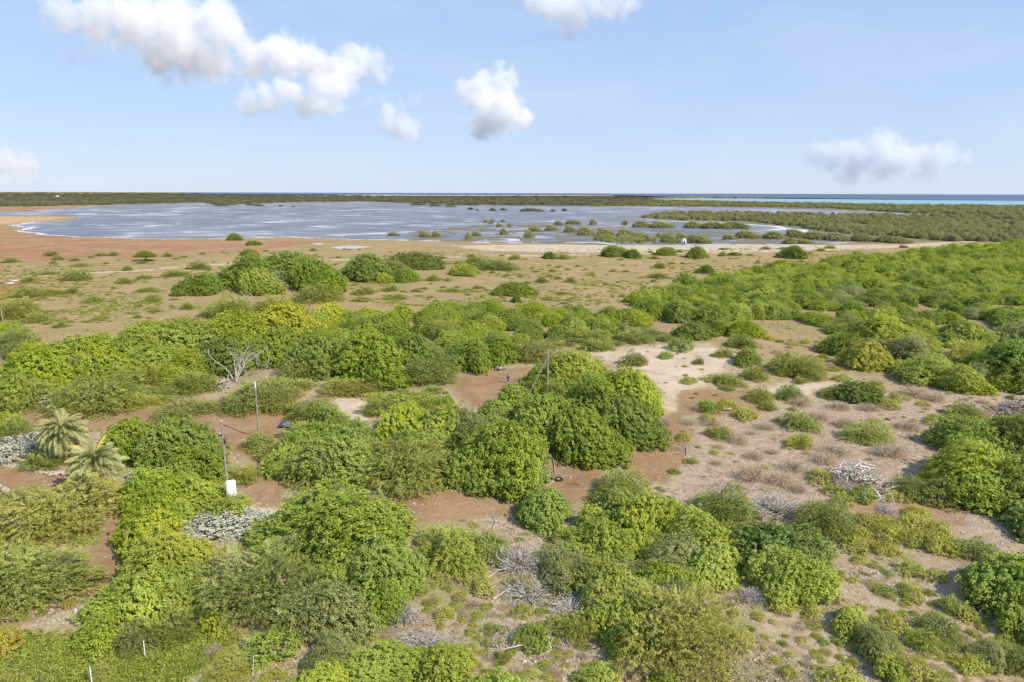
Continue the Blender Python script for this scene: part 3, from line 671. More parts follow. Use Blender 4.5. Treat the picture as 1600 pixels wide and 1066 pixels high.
# ------------------------------------------------------------------ placing plants
#        name             category   protos  large/small  material  kmin  kmax  colour words
KIND = {
 'g':  ('broadleaf_tree', 'tree',  'BL', 'BM', 'green', .55, 1.05, 'dense green leafy tree'),
 'd':  ('broadleaf_tree', 'tree',  'BL', 'BM', 'dark', .50, 1.0, 'dense dark green leafy tree'),
 'yl': ('bright_green_tree', 'tree',  'BL', 'BM', 'ylime', .55, 1.05, 'bright yellow-lime leafy tree'),
 'l':  ('bright_green_tree', 'tree',  'BL', 'BM', 'lime', .55, 1.05, 'lime green leafy tree'),
 'a':  ('airy_tree',      'tree',  'BO', 'BO', 'grey', .5, 1.0, 'airy grey-green tree'),
 't':  ('thorn_tree',     'tree',  'TL', 'TM', 'olive', .36, .8, 'feathery olive thorn tree'),
 'td': ('thorn_tree',     'tree',  'TL', 'TM', 'dolive', .36, .8, 'feathery dark olive thorn tree'),
 'ty': ('thorn_tree',     'tree',  'TL', 'TM', 'yolive', .36, .8, 'feathery yellow-olive thorn tree'),
 's':  ('shrub',          'shrub', 'BM', 'SH', 'green', .5, 1.0, 'leafy green shrub'),
 'sd': ('thorn_bush',          'thorn bush', 'TM', 'TM', 'dolive', .4, .9, 'dark olive thorn bush'),
 'so': ('thorn_bush',          'thorn bush', 'TM', 'TM', 'olive', .4, .9, 'olive thorn bush'),
 'sl': ('shrub',          'shrub', 'BM', 'SH', 'lime', .5, 1.0, 'lime green shrub'),
 'y':  ('shrub',          'shrub', 'SH', 'SH', 'ysh', .5, 1.0, 'rounded yellow-green shrub'),
 'yy': ('shrub',          'shrub', 'SH', 'SH', 'yellow', .5, 1.1, 'bright yellow shrub'),
 'dr': ('dry_shrub',      'dry shrub', 'DR', 'DR', 'dry', .4, .9, 'leafless brown twiggy shrub'),
 'gr': ('dry_shrub',      'dry shrub', 'DR', 'DR', 'twig', .4, .9, 'leafless greyish twiggy shrub'),
 'sv': ('silver_shrub',   'silver shrub', 'SV', 'SV', 'silver', .4, .9, 'silvery white-leaved shrub'),
}
def fit(xl, xr, yt, yb, k0, k1):
    cx = (xl + xr) / 2; f = G(cx, yb); D = math.hypot(f[0], f[1]); u = f[:2] / D
    r = 1.0
    for _ in range(6):
        c = f[:2] + u * r * .9
        d = P(c[0], c[1], 0)[2]; r = (xr - xl) / 2 * d / FPX
    def top(ry, h):
        c = f[:2] + u * ry * .9; t = np.linspace(0, math.pi, 25)
        dd = np.linalg.norm(c) + ry * np.cos(t); zz = h * np.sin(t)
        a = np.arctan2(CAM_H - zz, dd).min()
        e = math.atan2(yt - 301.5 - (cx - 800) * .0027, 1)  # unused guard
        return P(u[0] * 100 / math.tan(a), u[1] * 100 / math.tan(a), CAM_H - 100)[1]
    lo, hi = k0 * r, k1 * r; ry = r
    if top(ry, lo) < yt:
        h = lo; a, b = .25 * r, r
        for _ in range(18):
            md = (a + b) / 2
            if top(md, h) < yt: b = md
            else: a = md
        ry = (a + b) / 2
    elif top(ry, hi) > yt:
        h = hi; a, b = r, 1.8 * r
        for _ in range(18):
            md = (a + b) / 2
            if top(md, h) > yt: a = md
            else: b = md
        ry = (a + b) / 2
    else:
        a, b = lo, hi
        for _ in range(18):
            md = (a + b) / 2
            if top(ry, md) > yt: a = md
            else: b = md
        h = (a + b) / 2
    c = f[:2] + u * ry * .9
    return c[0], c[1], r, ry, h
PLANTS = []
rp = RS(5)
def put(kind, x, y, r, ry, h, label=None, group=None, big=None):
    nm, cat, pl, ps, mk, k0, k1, words = KIND[kind]
    D = math.hypot(x, y)
    big = (r > 3.0) if big is None else big
    proto = pl if big else ps
    i = rp.randint(len(Q[proto]))
    rz = math.atan2(-x, y) + (rp.choice([0, math.pi]) + rp.normal() * .12) if not .82 < ry / r < 1.22 else rp.rand() * 6.28
    z = float(zt(x, y)) - .04
    me = crown_mesh(proto, i)
    small = cat != 'tree'
    if small and r < 1.6:
        o = paint(link(nm, me, None, (x, y, z)), mk); o.rotation_euler = (0, 0, rz)
    else:
        o = bpy.data.objects.new(nm, None); COL.objects.link(o); o.location = (x, y, z); o.rotation_euler = (0, 0, rz)
        paint(link('crown' if not small else 'foliage', me, o), mk)
        sm = STEMS_G[rp.randint(2)] if kind == 'a' else STEMS[rp.randint(3)]
        link('trunk' if not small else 'stem', sm, o)
    o.scale = (r, ry, h)
    o['category'] = cat
    px, py, d = P(x, y, h * .5)
    PLANTS.append(dict(o=o, kind=kind, x=x, y=y, r=r, h=h, px=px, py=py, label=label, group=group, words=words, wpx=2 * r * FPX / d))
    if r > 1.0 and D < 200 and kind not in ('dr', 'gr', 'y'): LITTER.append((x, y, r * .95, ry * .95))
    return o
def box(kind, xl, xr, yt, yb, label=None, group=None):
    k = KIND[kind]; x, y, r, ry, h = fit(xl, xr, yt, yb, k[5], k[6])
    if MERGE and kind in ('g', 'd', 'l', 'yl'): r *= 1.05; ry *= 1.12; h *= 1.03
    return put(kind, x, y, r, ry, h, label, group)

# ------------------------------------------------------------------ the plants one can point at: kind, left, right, top, base (picture px), label
HAND = [
 # lower left
 ('t', -75, 150, 848, 978, 'wide round olive thorn tree at the lower left beside the dirt path'),
 ('ty', -20, 190, 755, 858, 'wide flat yellow-olive thorn tree in front of the two palms'),
 ('td', -40, 70, 765, 815, 'low dark thorn shrub tree at the left edge behind the flat yellow-olive one'),
 ('yy', 100, 121, 934, 953, 'tiny bright yellow shrub at the foot of the wide round thorn tree'),
 ('yy', -30, 34, 980, 1036, 'vivid yellow bush at the left edge on the green grass'),
 ('g', 165, 265, 655, 722, 'green leafy tree right behind the nearer palm'),
 ('d', 225, 345, 655, 738, 'dark green leafy tree beside the first utility pole'),
 ('g', 270, 350, 690, 765, 'green leafy tree just left of the first utility pole'),
 ('l', 190, 300, 735, 822, 'lime leafy tree of the hedge right of the nearer palm'),
 ('l', 275, 350, 742, 815, 'lime leafy tree of the hedge left of the white cabinet'), ('l', 318, 388, 777, 826, 'low lime tree of the hedge in front of the white cabinet'),
 ('l', 190, 292, 790, 880, 'lime leafy tree in the middle of the hedge along the dirt path'),
 ('l', 205, 322, 835, 935, 'broad lime leafy tree of the hedge beside the olive thorn tree'),
 ('l', 162, 275, 890, 992, 'lime leafy tree of the hedge at its lower left end'),
 ('l', 235, 325, 880, 965, 'lime leafy tree at the lower right part of the hedge'),
 ('l', 125, 195, 955, 1024, 'low lime bush at the near end of the hedge'),
 ('sd', 175, 255, 965, 1032, 'bluish dark green low bush at the foot of the hedge'),
 ('sd', 240, 320, 955, 1015, 'dark green low bush behind the white fence post'),
 ('sd', 40, 108, 705, 740, 'dark low shrub under the farther palm behind the stone edging'),
 ('sv', 10, 72, 668, 722, 'silvery shrub left of the farther palm'),
 ('sv', -40, 30, 690, 735, 'silvery shrub at the left edge above the stone edging'),
 ('sv', 200, 232, 730, 758, 'small silvery shrub right of the nearer palm'),
 ('sv', 294, 418, 802, 852, 'silvery white-leaved shrub in front of the white cabinet'),
 ('l', -50, 32, 640, 690, 'lime leafy tree at the left edge behind the silvery shrubs'),
 ('t', -30, 60, 655, 712, 'olive thorn tree at the left edge behind the silvery shrubs'),
 ('y', 60, 78, 660, 678, 'small yellow-green shrub between silvery shrub and farther palm'),
 # bottom centre-left
 ('td', 312, 525, 852, 992, 'large dark olive thorn tree left of the big round green tree'),
 ('a', 448, 592, 892, 1012, 'airy grey-green tree in front of the big round green tree'),
 ('g', 422, 640, 762, 905, 'big round green tree behind the dark road at lower left centre'),
 ('g', 530, 660, 845, 968, 'green lower lobe tree at the right foot of the big round green tree'),
 ('s', 385, 470, 985, 1045, 'bright green bush in front of the large dark olive thorn tree'),
 ('a', 470, 565, 990, 1062, 'low grey-green bush tree at the bottom left of the lime thicket'),
 ('l', 540, 680, 1000, 1085, 'wide lime bush tree at the bottom edge with dead twigs on top'),
 ('l', 640, 742, 995, 1080, 'lime bush at the bottom edge right of the dead twigs'),
 ('l', 455, 560, 1035, 1100, 'lime bush cut by the bottom edge at left centre'),
 ('ty', 325, 398, 1025, 1075, 'feathery bright yellow-green bush at the bottom edge left'),
 ('ty', 135, 180, 1035, 1075, 'small feathery yellow-green plant beside the nearest white post'),
 ('sl', 318, 362, 955, 1005, 'small lime shrub below the large dark olive thorn tree'),
 ('gr', 600, 660, 935, 980, 'greyish wispy shrub right of the green lower lobe tree'),
 ('gr', 612, 715, 980, 1020, 'greyish dead twig mound on top of the bottom lime bushes'),
 ('so', 690, 745, 1000, 1060, 'olive shrub at the bottom edge by the gravel strip'),
 # middle bottom
 ('ty', 655, 768, 812, 914, 'rounded yellow-olive thorn tree below the brown road'),
 ('t', 735, 800, 822, 890, 'small olive thorn tree touching the rounded yellow-olive one'),
 ('gr', 770, 850, 845, 905, 'greyish leafless brush right of the rounded yellow-olive thorn tree'),
 ('gr', 780, 870, 895, 950, 'greyish leafless brush in the middle of the dead wood'),
 ('gr', 855, 935, 925, 975, 'greyish leafless brush behind the olive bush in dead wood'),
 ('a', 832, 908, 842, 928, 'airy grey-green bush tree right of the greyish brush'),
 ('y', 800, 850, 893, 927, 'yellow-green shrub amid the greyish brush'),
 ('y', 738, 778, 905, 935, 'yellow-green shrub left of the greyish brush'),
 ('y', 800, 830, 940, 968, 'small yellow-green shrub above the green bush in dead wood'),
 ('s', 800, 862, 968, 1020, 'bright green bush in front of the dead wood'),
 ('t', 855, 935, 948, 1012, 'olive bush tree with dead branches at its foot'),
 ('g', 808, 890, 758, 824, 'green tree at the near side of the brown road'),
 ('s', 812, 862, 785, 822, 'green bush casting shade on the brown road'),
 ('t', 920, 1015, 733, 792, 'feathery olive thorn tree at the top of the centre lime thicket'),
 ('g', 930, 1005, 768, 838, 'green tree of the centre thicket below the feathery one'),
 ('l', 890, 975, 800, 880, 'lime tree on the left side of the centre thicket'),
 ('l', 960, 1070, 770, 865, 'lime tree at the crest of the centre thicket'),
 ('l', 1030, 1140, 795, 882, 'lime tree on the right shoulder of the centre thicket'),
 ('a', 1000, 1100, 830, 910, 'grey-green tree in the middle of the centre thicket'),
 ('l', 985, 1062, 835, 950, 'lime tree at the heart of the centre thicket'),
 ('l', 890, 985, 845, 968, 'green tree on the left flank of the centre thicket'),
 ('l', 920, 1012, 905, 1005, 'green tree at the left foot of the centre thicket'),
 ('gr', 985, 1040, 905, 960, 'grey twiggy shrub inside the centre thicket'),
 ('ty', 950, 1150, 905, 1085, 'large feathery yellow-olive thorn tree at the bottom centre right'),
 ('l', 895, 965, 1035, 1090, 'lime bush at the bottom edge left of the large feathery thorn tree'),
 ('l', 1010, 1065, 1045, 1100, 'small lime bush at the bottom edge under the large feathery thorn tree'),
 ('l', 1072, 1152, 850, 925, 'yellowish lime tree between centre thicket and dark green tree'),
 ('so', 1045, 1100, 850, 895, 'olive shrub between centre thicket and yellowish lime tree'),
 ('d', 1145, 1285, 812, 905, 'dark green tree with lime front at lower right centre'),
 ('l', 1172, 1292, 860, 950, 'lime tree in front of the dark green one at lower right centre'),
 ('y', 1192, 1244, 925, 962, 'yellow-green shrub at the foot of the lime tree'),
 ('y', 1255, 1282, 945, 975, 'small yellow-green shrub right of the lime tree foot'),
 ('y', 1120, 1155, 975, 1000, 'small yellow-green shrub right of the large feathery thorn tree'),
 ('td', 1082, 1182, 758, 828, 'dark thorn tree at the upper right of the centre thicket'),
 ('gr', 1165, 1265, 772, 820, 'grey-brown leafless brush between two dark thorn trees'),
 ('td', 1232, 1338, 778, 845, 'dark thorn tree left of the rounded yellow-green shrubs'),
 ('y', 1110, 1160, 818, 852, 'yellow-green shrub below the dark thorn tree'),
 ('gr', 1155, 1195, 920, 952, 'grey twigs at the foot of the yellowish lime tree'),
 # lower right: rounded yellow-green shrubs
 ('y', 1262, 1300, 728, 762), ('y', 1285, 1318, 755, 780), ('s', 1322, 1366, 757, 789), ('y', 1382, 1409, 763, 786), ('y', 1298, 1330, 772, 798),
 ('y', 1334, 1364, 802, 828), ('y', 1356, 1406, 808, 836), ('y', 1358, 1402, 820, 852), ('y', 1407, 1447, 804, 833), ('y', 1412, 1450, 788, 815), ('y', 1440, 1484, 814, 843),
 ('y', 1398, 1447, 828, 860), ('y', 1325, 1360, 822, 852), ('y', 1317, 1352, 838, 870), ('y', 1360, 1402, 845, 873), ('y', 1440, 1492, 836, 873), ('y', 1404, 1440, 877, 906),
 ('so', 1354, 1402, 911, 936), ('y', 1405, 1440, 905, 945), ('y', 1440, 1476, 890, 913), ('so', 1465, 1512, 934, 966), ('y', 1485, 1522, 945, 973), ('y', 1330, 1352, 868, 885),
 ('gr', 1370, 1400, 785, 812), ('y', 1475, 1505, 838, 862),
 ('l', 1300, 1352, 952, 1002, 'loose lime bush in the lower right dry slope'),
 ('a', 1330, 1400, 975, 1048, 'airy grey-lime bush in the lower right dry slope'),
 ('y', 1360, 1412, 958, 1000), ('ty', 1408, 1472, 982, 1028, 'yellow-olive bush right of the airy grey-lime bush'),
 ('td', 1428, 1500, 958, 1020, 'long dark olive bush on the lower right slope'),
 ('y', 1488, 1535, 1022, 1060), ('a', 1510, 1565, 1000, 1050, 'airy grey-green bush near the lower right corner'), ('td', 1555, 1625, 1005, 1062, 'dark olive bush at the lower right corner'),
 ('y', 1280, 1350, 1040, 1090), ('l', 1365, 1410, 1020, 1075, 'small bright lime bush at the bottom edge right'), ('y', 1400, 1455, 1030, 1080),
 ('g', 1520, 1650, 862, 985, 'large green tree at the right edge casting shade on the slope'),
 ('l', 1562, 1620, 948, 1008, 'yellowish lime bush at the right edge below the large green tree'),
 ('td', 1480, 1560, 840, 885, 'dark low thorn tree in the shade behind the large right-edge tree'),
 ('td', 1500, 1550, 880, 925, 'dark low bush in the shade left of the large right-edge tree'),
 # right middle
 ('g', 1455, 1565, 655, 720, 'green tree at the back of the right-hand group'),
 ('d', 1530, 1650, 650, 725, 'dark green tree at the right edge at the back of its group'),
 ('l', 1440, 1568, 688, 778, 'bright lime tree with smooth crown right of the brush pile'),
 ('g', 1530, 1645, 702, 800, 'green tree at the right edge beside the bright lime tree'),
 ('td', 1383, 1452, 738, 782, 'dark low thorn bush right of the brush pile'),
 ('td', 1430, 1510, 748, 795, 'dark thorn tree in front of the bright lime tree'),
 ('g', 1495, 1580, 745, 805, 'green tree in front of the bright lime tree at right'),
 ('yy', 1582, 1615, 758, 790, 'yellow-leaved bush at the right edge'),
 ('d', 1570, 1650, 785, 845, 'dark green bush tree at the right edge below the yellow-leaved bush'),
 # dry flat
 ('ty', 1315, 1397, 655, 698, 'spreading yellow-olive thorn shrub alone on the dry flat'),
 ('so', 1217, 1282, 640, 675), ('ty', 1228, 1268, 674, 702, 'small round yellow-olive thorn tree on the dry flat'), ('so', 1098, 1152, 660, 687), ('y', 1056, 1079, 674, 691), ('s', 1045, 1064, 729, 741),
 ('s', 1088, 1124, 623, 646, 'green shrub beside the white rag on the dry flat'), ('y', 1120, 1150, 622, 642), ('y', 1145, 1182, 632, 656), ('y', 1095, 1118, 642, 660), ('y', 1445, 1477, 646, 668),
 ('td', 1470, 1535, 626, 660, 'dark thorn shrub left of the far brush pile'), ('y', 1540, 1580, 650, 668), ('y', 1470, 1500, 655, 672),
 ('dr', 1135, 1172, 672, 697), ('dr', 1148, 1202, 724, 757), ('dr', 1200, 1242, 734, 766), ('dr', 1086, 1132, 648, 667), ('dr', 1300, 1340, 650, 672), ('dr', 1365, 1420, 690, 720), ('dr', 1250, 1300, 640, 660),
 ('dr', 1215, 1260, 715, 740), ('dr', 1080, 1110, 630, 645), ('dr', 1395, 1440, 655, 675), ('dr', 1280, 1330, 690, 715), ('dr', 1180, 1215, 655, 672), ('dr', 1340, 1380, 630, 645), ('dr', 1400, 1450, 600, 622), ('dr', 1440, 1480, 610, 630), ('dr', 1230, 1270, 618, 636), ('dr', 1290, 1330, 625, 642), ('dr', 1270, 1310, 700, 728), ('dr', 1160, 1195, 700, 720), ('dr', 1230, 1262, 755, 775),
 ('dr', 1500, 1550, 635, 655), ('dr', 1555, 1600, 655, 672), ('dr', 1025, 1050, 650, 668), ('dr', 1060, 1090, 650, 665),
 # sandy clearing
 ('sd', 967, 1013, 549, 576, 'dark shrub on the left side of the sandy clearing'), ('s', 1043, 1081, 516, 553, 'upright green bush at the back of the sandy clearing'), ('s', 1030, 1052, 548, 563), ('so', 1100, 1164, 581, 606, 'spreading olive shrub in the middle of the sandy clearing'),
 ('d', 1147, 1187, 544, 574, 'round dark green bush at the right of the sandy clearing'), ('td', 1193, 1292, 547, 594, 'large dark olive thorn mound right of the sandy clearing'), ('so', 1110, 1147, 544, 562), ('so', 1155, 1202, 570, 597), ('so', 1163, 1208, 602, 634),
 ('sd', 1208, 1256, 600, 628, 'dark shrub in front of the large dark olive thorn mound'), ('d', 1308, 1375, 595, 632, 'round dark green bush left of the right-hand lime thicket'), ('sd', 1278, 1308, 602, 626), ('y', 1392, 1421, 614, 627), ('y', 1370, 1408, 624, 643), ('so', 1185, 1215, 626, 643),
 ('so', 1240, 1260, 588, 602), ('y', 1215, 1240, 575, 590), ('y', 1300, 1330, 580, 596), ('y', 1060, 1090, 590, 603), ('sd', 1082, 1100, 560, 572), ('so', 1120, 1150, 600, 612),
 # centre clump
 ('g', 807, 872, 560, 622, 'green tree at the left front corner of the centre clump by the lane'),
 ('l', 835, 950, 549, 615, 'lime-topped tree at the back of the centre clump'),
 ('l', 925, 1025, 570, 652, 'lime tree at the right back of the centre clump'),
 ('g', 800, 900, 612, 700, 'green tree at the left of the centre clump'),
 ('g', 858, 968, 622, 733, 'tall green tree at the front of the centre clump'),
 ('d', 935, 1033, 615, 702, 'dark green tree at the right front of the centre clump'),
 ('g', 880, 985, 590, 675, 'green tree in the middle of the centre clump'),
 # clump left of it
 ('t', 425, 540, 672, 762, 'olive-green tree at the left of the mid clump beside the dirt yard'),
 ('g', 470, 600, 680, 765, 'green tree at the left of the mid clump'),
 ('g', 500, 590, 660, 735, 'leafy green tree at the upper left of the mid clump'),
 ('l', 590, 680, 632, 710, 'lime tree at the crest of the mid clump'),
 ('l', 650, 740, 620, 705, 'bright lime tree at the top of the mid clump'),
 ('a', 690, 780, 640, 720, 'grey-topped tree at the top right of the mid clump'),
 ('t', 565, 705, 678, 783, 'feathery olive thorn tree in the middle of the mid clump by the road'),
 ('g', 712, 852, 652, 770, 'large rounded green tree at the right of the mid clump by the road'),
 ('g', 695, 790, 690, 770, 'green tree at the front of the mid clump'),
 ('g', 785, 850, 682, 766, 'green tree at the right end of the mid clump'),
 # lane and left middle
 ('td', 450, 527, 616, 672, 'round dark thorn tree over the blue tarpaulin'),
 ('so', 375, 436, 670, 706, 'olive shrub right of the first utility pole'),
 ('ty', 360, 407, 703, 762, 'yellow-olive thorn bush behind the white cabinet'),
 ('so', 400, 445, 690, 722),
 ('t', 498, 605, 590, 622, 'flat olive thorn tree left of the pale bare patch'),
 ('sl', 600, 680, 608, 642, 'lime shrub right of the pale bare patch'),
 ('t', 378, 468, 585, 648, 'olive thorn tree behind the second utility pole'),
 ('td', 338, 395, 598, 652, 'dark thorn tree left of the second utility pole'),
 ('t', 235, 352, 622, 656, 'flat umbrella thorn tree beside the dirt lane at left'),
 ('t', 82, 228, 578, 656, 'wide olive thorn tree behind the farther palm'),
 ('t', 205, 285, 552, 612, 'olive thorn tree behind the wide one at left'),
 ('t', 270, 345, 575, 622, 'olive thorn tree left of the pale dead tree'),
 ('l', -25, 60, 575, 642, 'lime tree at the left edge below the ridge'),
 ('t', 10, 100, 590, 648, 'olive thorn tree near the left edge by the dirt strip'),
 ('td', 620, 720, 552, 606, 'smooth dark olive thorn mound left of the upper dirt lane'),
 ('g', 525, 640, 512, 605, 'tall green tree left of the dark olive thorn mound'),
 ('g', 600, 680, 520, 580, 'green tree behind the dark olive thorn mound'),
 ('g', 698, 770, 515, 582, 'green tree at the back of the upper dirt lane'),
 ('g', 745, 810, 505, 570, 'leafy green tree behind the upper dirt lane'),
 ('t', 785, 870, 525, 568, 'olive thorn tree behind the leaning double pole'),
 ('g', 455, 545, 515, 590, 'green tree right of the grey bare trees'),
 ('t', 440, 520, 545, 600, 'olive thorn tree in front of the ridge right of the grey bare trees'),
 ('g', 350, 430, 530, 578, 'green tree behind the pale dead tree'),
 # lime ridge
 ('yl', 395, 508, 474, 540, 'bright yellow-lime tree at the top of the left ridge'),
 ('l', 320, 420, 488, 550, 'lime tree on the left ridge left of its bright top'),
 ('l', 240, 345, 500, 560, 'lime tree in the middle of the left ridge'),
 ('l', 160, 260, 510, 572, 'lime tree on the left part of the left ridge'),
 ('l', 80, 180, 525, 590, 'lime tree low on the left ridge'),
 ('l', 10, 110, 545, 612, 'lime tree at the left foot of the left ridge'),
 ('yl', 490, 548, 472, 515, 'yellow-lime tree right of the bright ridge top'),
 ('d', 300, 390, 520, 585, 'dark green tree on the near side of the left ridge'),
 ('l', 130, 215, 545, 600), ('l', 190, 290, 540, 590), ('g', 400, 480, 510, 570), ('l', 260, 330, 545, 590),
 # dead-wood rich upper clump
 ('g', 345, 430, 398, 452, 'green tree at the left of the upper clump with dead wood'),
 ('g', 400, 490, 395, 440, 'green tree at the top of the upper clump with dead wood'),
 ('d', 455, 535, 398, 455, 'dark green tree at the right of the upper clump with dead wood'),
 ('l', 375, 440, 410, 462, 'lime tree at the front of the upper clump with dead wood'),
 ('d', 278, 350, 428, 462, 'low dark green tree at the left tip of the upper clump'),
 ('g', 470, 540, 415, 465, 'green tree at the right front of the upper clump'),
 ('t', 455, 540, 440, 475, 'flat olive thorn tree below the upper clump'),
 ('t', 320, 400, 460, 500, 'olive thorn tree between upper clump and lime ridge'),
 ('so', 395, 460, 462, 490),
 ('d', 540, 610, 397, 440), ('d', 590, 690, 395, 422), ('so', 590, 645, 405, 430), ('g', 600, 655, 420, 442), ('sl', 585, 620, 428, 444),
 # single trees of the plain
 ('d', 214, 243, 393, 409, 'small umbrella-shaped dark tree standing alone on the red-brown plain'),
 ('d', 356, 378, 365, 376, 'round dark bush on the near lagoon shore'),
 ('s', 385, 409, 376, 384), ('s', 376, 401, 389, 400), ('g', 1072, 1103, 383, 404, 'round dark green bush near the white hut'), ('d', 1218, 1260, 384, 405),
 ('g', 768, 835, 441, 463, 'long lime-green bush alone on the tan plain'), ('d', 798, 815, 458, 473),
 ('td', 745, 812, 404, 424, 'long dark olive thorn bush on the plain below the track'), ('d', 728, 758, 402, 417), ('sl', 700, 752, 412, 432),
 ('sd', 836, 857, 429, 443), ('sd', 882, 902, 432, 442), ('so', 665, 688, 427, 440), ('so', 694, 706, 428, 440), ('d', 1088, 1115, 414, 428), ('sd', 1018, 1042, 410, 420), ('sd', 1015, 1045, 424, 436),
 ('d', 936, 985, 384, 402), ('d', 975, 1000, 388, 404), ('g', 1025, 1055, 386, 400), ('so', 870, 892, 393, 406), ('d', 848, 868, 393, 405), ('so', 792, 815, 396, 406),
 ('so', 92, 150, 420, 440, 'olive shrub clump beside the track at left'), ('so', 60, 95, 422, 430), ('sd', 32, 62, 432, 442), ('so', 180, 210, 433, 444), ('so', 212, 240, 428, 437), ('so', 256, 298, 420, 433), ('so', 190, 208, 413, 424), ('sd', 294, 330, 406, 422),
 ('sd', 69, 92, 392, 401), ('so', 80, 102, 398, 407), ('sd', 168, 187, 391, 400), ('so', 145, 168, 394, 401), ('so', 254, 270, 392, 402), ('so', 112, 138, 409, 417), ('so', 2, 32, 402, 411),
 ('so', 20, 72, 443, 466), ('sd', 100, 124, 448, 460), ('so', 70, 100, 450, 462), ('s', 136, 160, 460, 474, 'bright green shrub alone on the straw plain at left'), ('so', 10, 60, 466, 492), ('so', -20, 40, 470, 505), ('so', 40, 80, 486, 505), ('sd', 84, 103, 500, 514, 'small dark shrub alone at the edge of the straw plain'),
 ('so', 222, 256, 460, 472), ('sd', 214, 224, 472, 480), ('so', 282, 305, 466, 485), ('so', 232, 254, 481, 489), ('sd', 208, 222, 490, 497), ('so', 212, 246, 448, 457), ('so', 225, 250, 494, 512), ('so', 255, 320, 490, 512),
 ('so', 548, 590, 446, 462), ('so', 552, 580, 462, 472), ('so', 596, 625, 443, 456), ('so', 606, 640, 458, 468), ('so', 690, 722, 448, 457), ('sd', 640, 660, 450, 457),
 ('td', -10, 62, 512, 545, 'dark thorn tree at the left edge behind the lime ridge'), ('l', -30, 40, 505, 535, 'lime tree at the left edge behind the lime ridge'), ('td', 5, 65, 528, 565),
 # behind the clearing
 ('d', 1055, 1120, 502, 530, 'dark tree with dead branches behind the sandy clearing'), ('d', 1105, 1140, 495, 525), ('l', 1138, 1190, 500, 530, 'lime tree behind the round dark green bush'), ('sd', 1132, 1186, 520, 546), ('so', 962, 1022, 512, 538), ('so', 1008, 1042, 512, 530), ('so', 1020, 1060, 520, 536), ('so', 870, 960, 512, 540), ('so', 905, 960, 530, 552), ('so', 940, 1000, 500, 522),
 ('l', 960, 1002, 470, 508, 'lime tree left of the dark hollow behind the clearing'), ('g', 990, 1040, 462, 500), ('g', 1035, 1090, 465, 505), ('g', 1085, 1140, 470, 510),
 # right-hand lime thicket front
 ('g', 1284, 1350, 518, 558, 'green tree at the left tip of the right-hand lime thicket'), ('yl', 1315, 1390, 532, 578, 'lime tree at the left front of the right-hand thicket'), ('l', 1383, 1412, 550, 582), ('l', 1400, 1480, 558, 602, 'lime tree at the front of the right-hand thicket'), ('l', 1460, 1540, 572, 615, 'lime tree at the near end of the right-hand thicket'),
 ('l', 1340, 1420, 485, 545, 'broad lime tree behind the left front of the right-hand thicket'), ('a', 1290, 1350, 490, 528), ('a', 1385, 1460, 520, 575, 'airy tree in the middle of the right-hand thicket'), ('l', 1470, 1530, 495, 540, 'lime tree in the middle back of the right-hand thicket'), ('ty', 1400, 1470, 510, 555), ('ty', 1480, 1560, 530, 580),
 ('d', 1530, 1640, 535, 605, 'dark-footed green tree at the right edge of the right-hand thicket'), ('l', 1500, 1560, 560, 600), ('g', 1560, 1640, 560, 615), ('a', 1560, 1640, 505, 545), ('l', 1560, 1640, 480, 520),
]
# shrubs standing in or by the water, each one by itself
MANGROVE = [(738, 752, 361, 369), (782, 790, 342, 347), (762, 771, 345, 350), (775, 784, 348, 355), (765, 772, 342, 347), (792, 801, 349, 355), (755, 762, 343, 348), (655, 671, 360, 371), (674, 688, 361, 371), (726, 738, 364, 374), (606, 625, 363, 369), (780, 795, 357, 367), (817, 835, 358, 372), (825, 845, 354, 362), (850, 870, 352, 361), (866, 880, 345, 352), (884, 908, 344, 351), (920, 932, 343, 352), (731, 740, 324, 328), (743, 748, 326, 330), (764, 776, 325, 330), (782, 792, 325, 329), (813, 850, 325, 331), (860, 868, 327, 331), (878, 886, 326, 330), (436, 442, 320, 323), (456, 461, 321, 323.5), (384, 400, 318, 321), (398, 413, 319, 322.5), (670, 690, 319, 322.5), (696, 712, 320, 323.5), (640, 668, 317.5, 321), (335, 357, 317, 322), (972, 981, 344, 352), (880, 900, 352, 364), (900, 930, 355, 368), (930, 958, 357, 370), (960, 1000, 358, 372)]
MANG_BIG = [(986, 1020, 342, 356), (1015, 1052, 345, 357), (1067, 1100, 345, 357), (1095, 1140, 344, 358), (1125, 1168, 346, 358), (928, 965, 366, 376), (960, 1000, 368, 378), (1030, 1060, 368, 379), (1075, 1108, 361, 381), (1150, 1185, 360, 373), (1190, 1230, 362, 374), (1225, 1262, 358, 372), (1255, 1300, 362, 375), (1290, 1330, 364, 377), (1330, 1370, 366, 378), (1365, 1405, 368, 379), (1222, 1250, 372, 382), (1242, 1268, 373, 382), (1385, 1425, 370, 381), (1130, 1150, 366, 375)]
MERGE = True
for e in HAND: box(*e[:5], label=e[5] if len(e) > 5 else None)
MERGE = False
for p in PLANTS:
    if p['label'] and p['label'].startswith('small umbrella-shaped'):
        for c in p['o'].children:
            if c.name.startswith('crown'): c.location.z = .42; c.scale = (1.0, 1.0, .62)
            else: c.scale = (.45, .45, 1.0)

